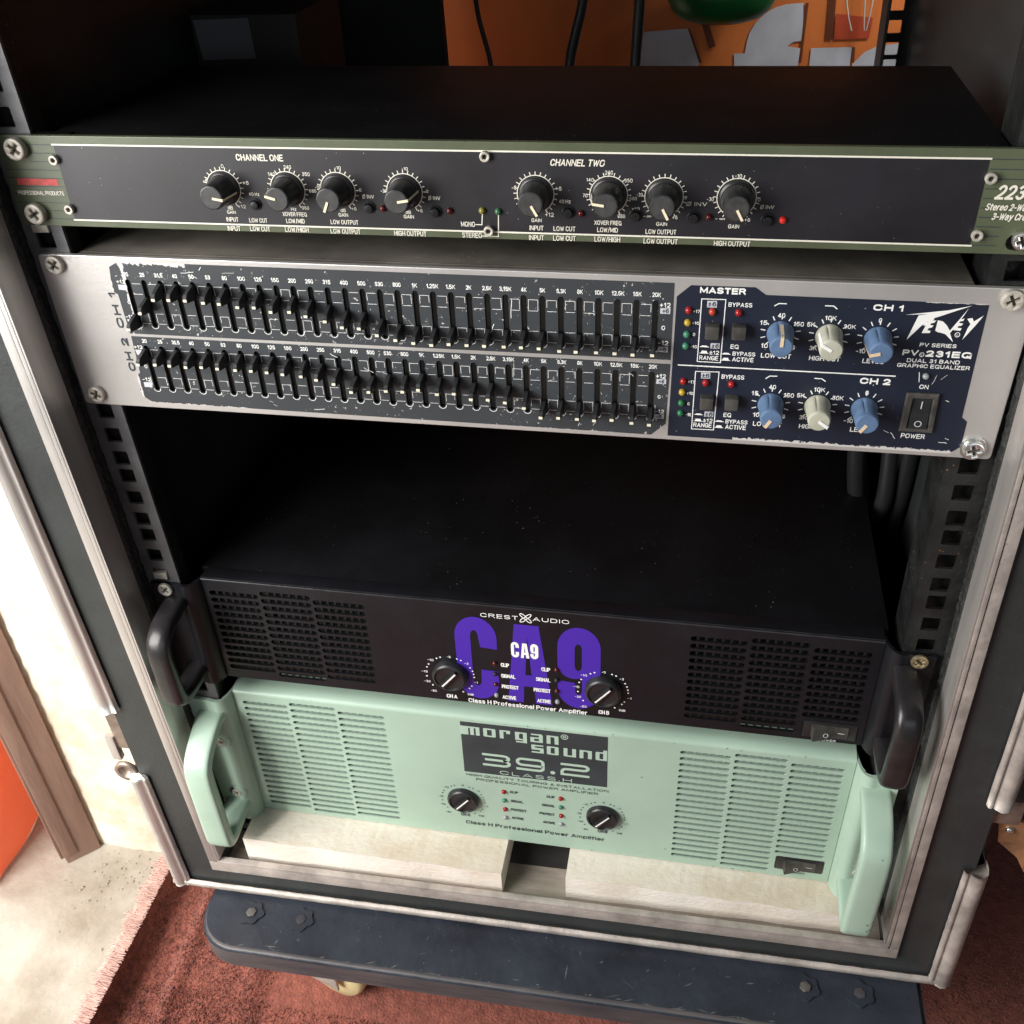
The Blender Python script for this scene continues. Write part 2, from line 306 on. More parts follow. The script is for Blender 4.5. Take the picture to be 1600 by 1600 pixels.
def put_text(mb, s, cx, cz, wd, h, y, mi=0, bold=.18, shear=0., rot=0.):
    if s != '®' and s != '•': return stroke_text(mb, s, cx, cz, wd, h, y, mi, {.06: .155, .16: .145, .18: .16, .2: .16, .22: .165, .24: .17, .26: .18, .3: .185, .34: .25, .36: .25, .5: .17}.get(bold, .2), shear, rot)
    v, f, x0, x1, z0, z1 = glyphs(s, bold)
    asc = any(c.isupper() or c.isdigit() for c in s)
    capz0, capz1 = (0, 7.3) if asc else (z0, z1)
    if s in ('•', '-∞', '®'): capz0, capz1 = z0, z1
    kx = wd / (x1 - x0); kz = h / (capz1 - capz0); xm = (x0 + x1) / 2; zm = (capz0 + capz1) / 2; out = []
    for a, b_, _ in v:
        X = (a - xm) * kx + shear * (b_ - zm) * kz; Z = (b_ - zm) * kz
        if rot: X, Z = X * math.cos(rot) - Z * math.sin(rot), X * math.sin(rot) + Z * math.cos(rot)
        out.append((cx + X, y, cz + Z))
    mb.add(out, f, mi)
def cross_hole(x, z, r, wd, rot):
    pts = [(wd, wd), (wd, r), (-wd, r), (-wd, wd), (-r, wd), (-r, -wd), (-wd, -wd), (-wd, -r), (wd, -r), (wd, -wd), (r, -wd), (r, wd)]
    c, s_ = math.cos(rot), math.sin(rot); return [(x + a * c - b_ * s_, z + a * s_ + b_ * c) for a, b_ in pts]
def screw(x, z, r, parent, m, y0=0, h=2.6, rot=.5, kind='cross', washer=0, label=None, recm=None):
    """pan head with a real recess: dome ring plate + recess floor"""
    if washer: plate('washer', [circ(x, z, washer, 28)], [circ(x, z, r * .6, 16)], y0 - 1.0, y0, m, parent, .2); y0 -= 1.0
    hole = cross_hole(x, z, r * .56, r * .13, rot) if kind == 'cross' else circ(x, z, r * .5, 6)
    v, f = shape([circ(x, z, r, 28)], [hole], h, min(.9, h * .4) if kind == 'cross' else .35)
    o = mk('screw', [(a, b_ + y0 - h / 2, c) for a, b_, c in v], f, m, parent, label=label)
    mb = MB(); mb.disc(x, z, r * .8, y0 - h * .35, 16); mb.build('recess', recm or M_['recess'], o)
    return o
def led(x, z, r, m, parent, y0=0, name='indicator_lamp', label=None):
    pr = [(r, 0), (r, r * .45), (r * .93, r * .75), (r * .72, r * 1.05), (r * .4, r * 1.22), (r * .1, r * 1.27)]
    o = lathe(name, x, z, pr, m, parent, y0, 20, label=label); return o

def split_letters(mb, name, m, parent, mats=None):
    """every string or mark printed on a panel becomes a part of its own"""
    for a, b_, fa, fb, mi in mb.g:
        if fb > fa: mk(name, mb.v[a:b_], [tuple(i - a for i in q) for q in mb.f[fa:fb]], mats[mi] if mats else m, parent)

# ---- measured layout of the panels (mm in the panel plane)
XT = [('CHANNEL ONE', -109.1, 139.1, 23.2, 3.06, 'w'),('INPUT', -128.8, 109.4, 6.2, 2.21, 'w'),('LOW CUT', -115.5, 109.3, 9.3, 2.2, 'w'),('LOW/MID', -96.6, 109.5, 9.3, 2.19, 'w'),('LOW OUTPUT', -72.0, 109.6, 13.8, 2.17, 'w'),('INPUT', -128.9, 104.9, 6.7, 2.39, 'w'),('LOW CUT', -115.4, 105.1, 10.3, 2.38, 'w'),('LOW/HIGH', -96.6, 105.2, 12.0, 2.37, 'w'),('LOW OUTPUT', -72.1, 105.1, 15.0, 2.35, 'w'),('HIGH OUTPUT', -40.1, 105.0, 15.8, 2.48, 'w'),('0', -128.4, 134.9, 1.3, 1.78, 'w'),('-6', -138.6, 127.8, 2.4, 1.82, 'w'),('+6', -118.3, 127.3, 3.1, 1.81, 'w'),('+12', -122.6, 115.9, 4.1, 1.71, 'w'),('dB', -128.6, 115.2, 2.6, 1.87, 'w'),('GAIN', -128.5, 113.0, 4.4, 1.72, 'w'),('40 Hz', -115.1, 122.0, 5.3, 1.68, 'w'),('240', -96.1, 135.0, 3.7, 1.76, 'w'),('140', -104.5, 131.6, 3.6, 1.78, 'w'),('350', -87.6, 131.9, 3.8, 1.77, 'w'),('680', -85.5, 124.1, 3.5, 1.65, 'w'),('960', -90.4, 116.0, 3.6, 1.69, 'w'),('Hz', -96.4, 115.3, 2.8, 1.69, 'w'),('XOVER FREQ', -96.4, 112.8, 12.2, 2.01, 'w'),('-10', -71.7, 135.1, 3.1, 1.6, 'w'),('-30', -82.6, 125.9, 3.0, 1.79, 'w'),('0', -62.1, 125.1, 1.1, 1.49, 'w'),('+6', -66.3, 116.2, 2.4, 1.67, 'w'),('dB', -71.8, 115.3, 2.5, 1.68, 'w'),('GAIN', -72.0, 113.1, 4.7, 1.84, 'w'),('Ø INV', -58.7, 122.1, 5.7, 1.94, 'w'),('-10', -39.7, 135.2, 2.9, 1.58, 'w'),('-30', -50.7, 124.9, 3.2, 1.78, 'w'),('0', -30.1, 125.2, 1.1, 1.47, 'w'),('+6', -34.3, 116.1, 2.5, 1.66, 'w'),('dB', -40.0, 115.2, 2.5, 1.66, 'w'),('GAIN', -40.0, 113.1, 4.9, 1.82, 'w'),('Ø INV', -27.0, 122.1, 5.7, 1.92, 'w'),('CHANNEL TWO', 39.2, 139.2, 24.0, 3.04, 'w'),('INPUT', 20.3, 109.4, 6.5, 2.26, 'w'),('LOW CUT', 33.2, 109.4, 10.1, 2.25, 'w'),('LOW/MID', 52.9, 109.4, 9.4, 2.23, 'w'),('LOW OUTPUT', 76.9, 109.2, 13.7, 2.21, 'w'),('INPUT', 20.2, 104.8, 7.0, 2.43, 'w'),('LOW CUT', 33.2, 104.9, 10.5, 2.42, 'w'),('LOW/HIGH', 52.9, 105.0, 11.8, 2.41, 'w'),('LOW OUTPUT', 77.0, 104.8, 15.3, 2.39, 'w'),('MONO', -11.9, 110.3, 6.7, 2.43, 'w'),('STEREO', -10.3, 105.1, 9.4, 2.46, 'w'),('-6', 10.5, 127.7, 2.3, 1.87, 'w'),('+6', 30.7, 127.7, 2.7, 1.86, 'w'),('+12', 26.4, 115.8, 4.0, 1.92, 'w'),('40 Hz', 33.5, 122.0, 5.3, 1.74, 'w'),('GAIN', 20.4, 113.0, 4.7, 1.79, 'w'),('240', 53.1, 135.2, 3.5, 1.81, 'w'),('140', 44.8, 131.9, 3.3, 1.69, 'w'),('350', 61.7, 131.9, 3.6, 1.68, 'w'),('680', 64.0, 124.0, 3.3, 1.57, 'w'),('960', 59.0, 115.9, 3.4, 1.75, 'w'),('70', 42.6, 124.9, 2.2, 1.72, 'w'),('x10', 65.3, 119.4, 3.4, 1.59, 'w'),('XOVER FREQ', 53.0, 112.7, 12.3, 2.06, 'w'),('-30', 66.8, 125.8, 2.8, 1.7, 'w'),('0', 86.9, 124.9, 1.0, 1.55, 'w'),('+6', 82.8, 116.0, 2.3, 1.74, 'w'),('GAIN', 77.1, 112.8, 4.8, 1.76, 'w'),('-∞', 70.5, 116.2, 3.6, 1.31, 'w'),('-10', 108.7, 134.8, 3.0, 1.64, 'w'),('-30', 97.6, 124.5, 3.0, 1.69, 'w'),('0', 118.4, 124.7, 1.1, 1.51, 'w'),('+6', 114.3, 115.7, 2.4, 1.63, 'w'),('-∞', 102.5, 115.9, 4.4, 1.21, 'w'),('GAIN', 108.7, 112.6, 4.8, 1.91, 'w'),('Ø INV', 122.2, 121.6, 5.9, 1.77, 'w'),('HIGH OUTPUT', 108.7, 104.7, 16.0, 2.39, 'w'),('Ø INV', 91.9, 122.2, 9.0, 1.85, 'w'),('PROFESSIONAL PRODUCTS', -227.6, 120.1, 25.1, 2.06, 'w'),('223', 219.7, 130.1, 11.3, 6.1, 'i'),('Stereo 2-Way', 219.9, 123.9, 17.5, 2.97, 'i'),('3-Way Crossover', 225.8, 119.9, 22.6, 2.99, 'i')]
XPOLY = [(-213.2, 143.3),(208.4, 142.7),(208.5, 106.6),(-213.3, 107.3)]
XRED = [(-238.2, 127.2),(-216.8, 127.0),(-216.4, 123.9),(-238.8, 123.8)]
XKN = [(-130.0, 124.5, 100),(-97.8, 124.5, 285),(-73.1, 124.6, 205),(-40.9, 124.6, 80),(20.2, 125.0, 150),(53.1, 125.2, 278),(77.5, 125.0, 152),(108.8, 125.3, 150)]
XBTN = [(-115.3, 117.1),(-58.7, 117.0),(-26.9, 115.9),(35.1, 117.2),(65.4, 116.5),(91.0, 116.3),(122.9, 115.9)]
XLED = [(-52.1, 116.8, 'r'),(-20.1, 116.5, 'r'),(-4.8, 116.9, 'y'),(2.7, 116.7, 'g'),(40.8, 116.8, 'r'),(97.6, 116.6, 'r'),(129.4, 116.1, 'R')]
XSCR = [(-214.7, 137.2),(-214.4, 113.1),(-2.4, 142.2),(-2.4, 108.3),(209.7, 136.6),(209.7, 112.4)]
XMONO = [(-4.8, 115.4),(-5.3, 110.2),(-8.2, 110.2),(2.7, 115.2),(2.3, 104.8),(-5.4, 104.8)]
XRINGTXT = None
ET = [('MASTER', 106.6, 82.2, 20.9, 3.14, 'x'),('±6', 102.2, 75.4, 3.7, 2.3, 'd'),('+17', 95.3, 71.5, 3.3, 1.55, 'w'),('+10', 95.3, 65.5, 3.4, 1.58, 'w'),('0', 95.0, 59.6, 1.0, 1.6, 'w'),('-10', 95.3, 53.2, 2.9, 1.62, 'w'),('BYPASS', 115.1, 75.6, 10.8, 2.16, 'w'),('EQ', 114.4, 54.2, 3.8, 2.28, 'w'),('±6', 105.3, 54.0, 3.4, 2.29, 'd'),('±12', 105.2, 50.6, 4.5, 2.17, 'w'),('RANGE', 102.8, 47.6, 9.0, 2.33, 'w'),('BYPASS', 119.1, 50.6, 10.6, 2.17, 'w'),('ACTIVE', 118.9, 47.6, 10.1, 2.32, 'w'),('40', 134.2, 71.2, 3.3, 2.3, 'w'),('15', 126.5, 67.2, 3.3, 2.33, 'w'),('150', 142.4, 67.2, 4.6, 2.32, 'w'),('10', 128.1, 55.5, 3.1, 2.4, 'w'),('LOW CUT', 134.0, 50.4, 13.9, 2.43, 'w'),('350', 140.6, 55.2, 2.9, 2.26, 'w'),('10K', 156.2, 70.9, 5.1, 2.29, 'w'),('5K', 147.9, 67.3, 3.6, 2.32, 'w'),('3K', 150.4, 55.4, 3.5, 2.25, 'w'),('HIGH CUT', 156.3, 50.2, 14.1, 2.41, 'w'),('40K', 161.5, 55.3, 3.9, 2.25, 'w'),('±6', 102.0, 38.0, 3.7, 2.38, 'd'),('+17', 95.4, 34.1, 3.4, 1.7, 'w'),('+10', 95.2, 27.8, 3.2, 1.73, 'w'),('0', 94.9, 21.8, 1.0, 1.75, 'w'),('-10', 95.2, 15.6, 2.6, 1.78, 'w'),('BYPASS', 115.1, 38.0, 10.8, 2.38, 'w'),('EQ', 114.3, 16.7, 3.8, 2.5, 'w'),('±6', 105.2, 16.4, 3.7, 2.51, 'd'),('±12', 105.0, 12.9, 4.7, 2.23, 'w'),('RANGE', 102.6, 10.0, 9.1, 2.55, 'w'),('BYPASS', 119.1, 13.0, 10.8, 2.37, 'w'),('ACTIVE', 118.9, 9.9, 10.2, 2.54, 'w'),('40', 134.3, 33.7, 3.3, 2.39, 'w'),('15', 126.4, 29.8, 3.2, 2.42, 'w'),('150', 142.5, 29.6, 4.8, 2.41, 'w'),('10', 128.2, 17.8, 3.0, 2.49, 'w'),('LOW CUT', 134.1, 12.7, 13.9, 2.51, 'w'),('350', 140.5, 17.7, 3.1, 2.33, 'w'),('10K', 156.4, 33.6, 5.2, 2.37, 'w'),('5K', 148.1, 29.9, 3.7, 2.4, 'w'),('3K', 150.6, 17.8, 3.5, 2.33, 'w'),('HIGH CUT', 156.5, 12.8, 14.3, 2.5, 'w'),('40K', 161.9, 17.4, 3.9, 2.32, 'w'),('30K', 165.4, 29.6, 5.3, 2.39, 'w'),('30K', 165.1, 67.0, 5.5, 2.18, 'w'),('0', 178.0, 70.7, 1.4, 2.28, 'w'),('-10', 171.8, 55.0, 4.2, 2.24, 'w'),('10', 184.9, 54.7, 2.4, 2.23, 'w'),('LEVEL', 178.2, 50.1, 9.5, 2.4, 'w'),('CH 1', 180.5, 77.0, 13.2, 3.11, 'x'),('0', 178.3, 33.2, 1.5, 2.5, 'w'),('-10', 172.1, 17.4, 4.3, 2.46, 'w'),('10', 184.9, 17.5, 2.5, 2.45, 'w'),('LEVEL', 178.6, 12.7, 9.9, 2.63, 'w'),('CH 2', 181.0, 39.6, 13.9, 3.28, 'x'),('PV SERIES', 205.1, 59.6, 15.9, 1.94, 'x'),('PV', 193.9, 55.4, 7.0, 3.01, 'x'),('®', 199.0, 54.6, 2.2, 2.36, 'w'),('231EQ', 210.6, 55.3, 19.9, 3.26, 'x'),('DUAL 31 BAND', 204.6, 51.5, 23.2, 1.98, 'x'),('GRAPHIC EQUALIZER', 205.2, 48.8, 32.0, 1.99, 'x'),('®', 212.2, 65.3, 2.4, 2.54, 'w'),('ON', 203.2, 38.0, 4.1, 2.32, 'w'),('POWER', 203.3, 10.9, 11.1, 2.62, 'w'),('+12', 80.7, 74.0, 5.0, 2.42, 'w'),('+6', 81.0, 71.0, 3.0, 2.28, 'd'),('0', 80.4, 62.3, 1.7, 2.33, 'w'),('-12', 80.7, 54.4, 4.9, 2.37, 'w'),('-6', 80.9, 50.9, 3.1, 2.22, 'd'),('+12', 80.5, 36.4, 4.8, 2.48, 'w'),('+6', 80.9, 33.4, 2.7, 2.0, 'd'),('0', 80.2, 24.8, 1.4, 2.04, 'w'),('-12', 80.9, 16.5, 4.3, 2.08, 'w'),('-6', 80.5, 13.5, 3.0, 1.94, 'd'),('+12', -197.9, 74.8, 4.8, 1.97, 'w'),('0', -196.4, 63.4, 1.6, 1.9, 'w'),('-12', -198.4, 55.2, 4.8, 2.06, 'w'),('+12', -198.5, 37.6, 5.0, 2.02, 'w'),('0', -197.2, 25.9, 1.5, 2.07, 'w'),('-12', -198.9, 17.9, 5.1, 2.23, 'w')]
E_CHTXT = [(-204.9, 66.0),(-204.8, 58.3),(-205.0, 50.0),(-205.2, 40.0),(-205.6, 31.7),(-205.6, 24.4)]
E_F1 = [(-202.2, 82.6),(-196.2, 85.7),(84.4, 85.1),(84.7, 45.4),(-201.1, 45.3),(-201.6, 67.5),(-204.2, 69.3)]
E_F2 = [(-201.0, 43.8),(84.8, 43.2),(84.2, 9.4),(77.1, 2.4),(-199.4, 3.5),(-204.9, 7.7),(-204.2, 19.8),(-201.9, 21.8)]
E_NAVY = [(85.8, 78.5),(92.0, 84.3),(121.2, 84.4),(126.1, 80.9),(222.5, 80.4),(223.4, 22.7),(226.2, 20.4),(226.3, 6.4),(221.9, 2.2),(85.5, 2.5)]
E_BOX = [[(97.3, 77.8),(108.3, 77.9),(108.5, 45.3),(97.5, 45.4)], [(97.1, 40.0),(108.3, 40.3),(108.2, 7.5),(97.3, 7.4)]]
E_LINE = [(88.6, 43.0),(189.4, 42.8)]
E_LED = [(91.5, 71.6, 'r'),(91.5, 65.3, 'y'),(91.4, 59.2, 'g'),(91.3, 53.1, 'g'),(102.5, 71.3, 'o'),(114.5, 71.4, 'r'),(91.4, 34.0, 'r'),(91.2, 27.9, 'y'),(91.2, 21.8, 'G'),(91.1, 16.0, 'G'),(102.2, 33.8, 'r'),(114.5, 33.8, 'r')]
E_BTN = [(102.7, 60.3),(115.0, 60.7),(103.0, 22.1),(115.0, 22.6)]
E_GREY = [[(99.9, 76.9),(104.4, 77.1),(104.5, 73.7),(100.0, 73.7)], [(103.1, 55.4),(107.3, 55.5),(107.4, 52.6),(103.2, 52.6)], [(99.8, 39.6),(104.2, 39.7),(104.3, 36.4),(99.9, 36.3)], [(103.1, 17.9),(107.4, 18.0),(107.4, 14.9),(103.0, 14.9)], [(78.5, 72.3),(83.2, 72.4),(83.2, 69.5),(78.5, 69.5)], [(78.4, 52.3),(83.1, 52.4),(83.1, 49.4),(78.4, 49.5)], [(78.5, 34.7),(83.2, 34.7),(83.2, 32.1),(78.4, 32.0)], [(78.2, 14.6),(83.1, 14.7),(83.1, 12.1),(78.1, 12.1)], [(-200.1, 73.1),(-195.1, 73.1),(-195.5, 70.0),(-200.2, 70.3)], [(-200.5, 53.6),(-196.0, 53.8),(-196.5, 50.4),(-199.9, 50.8)], [(-200.9, 35.8),(-197.0, 36.0),(-198.5, 33.0),(-200.5, 32.8)], [(-201.4, 16.0),(-196.3, 16.2),(-196.8, 13.0),(-201.5, 13.0)]]
E_SYM = [[(130.6, 75.8),(132.3, 77.0),(135.6, 77.0)], [(153.0, 76.8),(156.5, 76.8),(158.2, 75.5)], [(130.7, 38.1),(132.3, 39.5),(135.7, 39.6)], [(153.3, 39.5),(156.6, 39.5),(158.3, 38.2)]]
E_ICON = [(100.3, 53.9, 0),(100.4, 50.5, 1),(110.8, 50.6, 0),(110.8, 47.3, 1),(100.2, 16.4, 0),(100.2, 12.7, 1),(110.7, 13.1, 0),(110.7, 9.6, 1)]
E_KN = [(134.6, 62.3, 0, 'b'),(156.6, 61.8, -60, 'w'),(178.3, 61.6, 255, 'b'),(134.4, 24.2, 210, 'b'),(156.5, 24.6, 125, 'w'),(178.3, 24.6, 212, 'b')]
E_SW = [(196.1, 35.0),(210.6, 35.2),(211.7, 12.9),(196.1, 13.5)]
E_PLED = (202.9, 43.3)
E_LOGO = [[(188.2, 74.0),(206.1, 77.0),(215.5, 79.6),(199.4, 72.3),(198.4, 71.2),(196.9, 70.5),(197.4, 72.7),(198.4, 74.8)], [(198.4, 74.9),(200.8, 74.9),(200.8, 72.2),(199.8, 70.3),(197.0, 68.9),(197.2, 70.2),(198.5, 71.2),(199.1, 72.8)], [(193.9, 74.0),(198.4, 74.9),(198.0, 70.2),(196.2, 69.2),(190.9, 61.7)], [(200.1, 71.6),(201.9, 72.0),(201.3, 70.8),(199.9, 70.3),(199.8, 69.5),(201.2, 69.4),(200.6, 68.3),(199.3, 67.9),(199.0, 66.9),(200.5, 66.7),(200.3, 65.6),(196.8, 65.4),(198.0, 69.8)], [(202.5, 72.0),(204.7, 71.6),(206.8, 67.8),(208.0, 67.8),(211.1, 61.6),(207.1, 65.3),(205.7, 65.8),(203.6, 66.2),(202.4, 66.9)], [(204.7, 71.6),(206.8, 69.7),(208.6, 67.2),(214.4, 78.4),(211.4, 70.8),(208.9, 66.0),(206.6, 67.8)], [(211.6, 72.7),(213.6, 73.4),(213.2, 72.2),(211.9, 71.9),(211.7, 71.2),(213.6, 70.9),(213.0, 69.9),(211.7, 69.6),(211.5, 68.8),(213.4, 68.6),(213.0, 67.3),(209.7, 67.6)], [(214.7, 73.3),(216.8, 73.8),(217.7, 72.1),(221.3, 75.2),(218.9, 70.3),(214.8, 63.0),(215.9, 68.9),(216.6, 70.8)]]
CT = [('CLIP', -8.5, -181.8, 5.5, 3.57, 'w'),('SIGNAL', -6.7, -191.6, 9.5, 3.78, 'w'),('PROTECT', -5.8, -201.4, 11.2, 3.85, 'w'),('ACTIVE', -6.8, -211.3, 9.3, 4.07, 'w'),('CH A', -45.9, -215.9, 7.4, 3.97, 'w'),('CLIP', 18.0, -182.0, 5.7, 3.56, 'w'),('SIGNAL', 16.1, -191.4, 9.4, 3.77, 'w'),('PROTECT', 15.2, -201.3, 11.1, 3.84, 'w'),('ACTIVE', 16.3, -211.1, 9.0, 3.9, 'w'),('CH B', 55.6, -215.6, 7.0, 4.07, 'w'),('CREST', -10.6, -140.6, 23.6, 4.72, 'x'),('AUDIO', 21.9, -139.7, 22.5, 4.69, 'x'),('CA9', 4.8, -167.0, 17.3, 14.27, 'c'),('Class H Professional Power Amplifier', 5.1, -218.2, 79.8, 5.12, 'w')]
C_BIG = [[(-39.5, -143.0),(-16.1, -201.6)], [(-4.3, -145.4),(19.8, -214.3)], [(25.6, -143.9),(52.6, -214.2)]]
C_BIGC = [(-40.7, -159.3),(-30.3, -142.3),(-13.9, -157.2),(-15.0, -168.3),(-23.7, -168.0),(-31.0, -153.0),(-25.5, -188.4),(-16.5, -187.1),(-16.0, -199.3),(-19.1, -215.5),(-34.2, -202.0),(-40.4, -178.4)]
C_LOGO = (5.9, -138.9)
C_LED = [(-15.4, -181.4, 'r'),(-15.6, -190.9, 'g'),(-15.6, -200.4, 'r'),(-15.5, -210.6, 'k'),(24.7, -181.5, 'r'),(24.6, -190.9, 'g'),(24.7, -200.6, 'r'),(25.0, -210.6, 'k')]
C_KN = [(-45.3, -195.0),(55.1, -194.6)]
C_RING = [('-6', -0.2, 15.3),('-10', -12.7, 10.9),('•', -8.5, 12.8),('•', -6.0, 14.2),('•', 5.1, 14.1),('•', 7.7, 13.1),('-3', 11.3, 10.9),('•', 13.5, 7.2),('•', 14.8, 4.4),('•', 15.4, 1.6),('•', 15.7, -1.1),('-1', 16.6, -5.7),('•', 13.5, -9.5),('•', 11.9, -11.9),('•', 7.4, -15.7),('0dB', 12.3, -17.5),('•', -14.4, 6.9),('•', -15.7, 4.1),('-15', -17.6, -0.2),('•', -16.5, -4.3),('-30', -16.5, -9.1),('•', -13.1, -12.2),('-80', -12.9, -17.6)]
C_SW = [(178.6, -201.9),(211.8, -203.1),(180.2, -217.8)]
MT = [('CLIP', -8.1, -312.4, 6.0, 3.22, 'd'),('SIGNAL', -6.4, -322.5, 9.2, 3.28, 'd'),('PROTECT', -5.4, -332.3, 11.6, 3.33, 'd'),('ACTIVE', -6.4, -341.9, 9.0, 3.38, 'd'),('CLIP', 18.6, -312.4, 5.8, 3.22, 'd'),('SIGNAL', 16.7, -322.5, 9.4, 3.27, 'd'),('PROTECT', 15.6, -332.3, 11.2, 3.33, 'd'),('ACTIVE', 16.9, -342.1, 8.8, 3.38, 'd'),('CH A', -46.0, -345.1, 7.1, 3.69, 'd'),('CH B', 56.4, -344.3, 7.0, 3.66, 'd'),('Class H Professional Power Amplifier', 5.9, -354.2, 104.4, 4.88, 'd'),('HIGH QUALITY TOURING & INSTALLATION', 8.7, -298.5, 102.1, 2.89, 'l'),('PROFESSIONAL POWER AMPLIFIER', 8.5, -302.7, 87.9, 2.91, 'l'),('®', 29.1, -246.9, 5.3, 6.0, 'g')]
M_RECT = [(-43.3, -243.3),(58.5, -242.6),(58.8, -294.4),(-43.5, -295.7)]
M_LET = {'morgan': [(-42.7, -247.1),(25.2, -249.7),(25.1, -256.4),(-43.5, -257.6)], 'm': [(-40.6, -247.0),(-30.6, -256.0)], 'o': [(-27.1, -246.7),(-18.7, -256.5)], 'r': [(-15.7, -246.5),(-8.1, -255.0)], 'g': [(-4.9, -246.3),(2.8, -258.0)], 'a': [(5.5, -247.0),(14.4, -256.4)], 'n': [(16.6, -246.3),(25.1, -256.2)], 's': [(6.0, -258.5),(14.6, -267.9)], 'o2': [(16.8, -257.8),(25.0, -268.1)], 'u': [(28.3, -257.7),(37.1, -267.9)], 'n2': [(39.2, -257.7),(48.1, -267.8)], 'd': [(50.4, -256.3),(59.0, -267.5)], 'three': [(-29.0, -273.4),(-9.4, -286.3)], 'nine': [(-5.3, -274.3),(14.8, -287.1)], 'dot': [(18.5, -284.7),(22.7, -286.9)], 'two': [(26.2, -273.6),(46.3, -287.1)], 'classh': [(-17.5, -291.0),(33.9, -293.5)]}
M_LED = [(-15.7, -313.3, 'r'),(-15.7, -322.9, 'g'),(-15.6, -333.1, 'r'),(-15.8, -342.7, 'k'),(25.7, -313.0, 'r'),(25.6, -322.7, 'g'),(25.8, -332.5, 'r'),(25.7, -342.0, 'k')]
M_KN = [(-46.2, -327.2),(56.4, -326.9)]
M_SW = [(180.1, -345.7),(214.3, -345.4),(215.2, -361.1)]

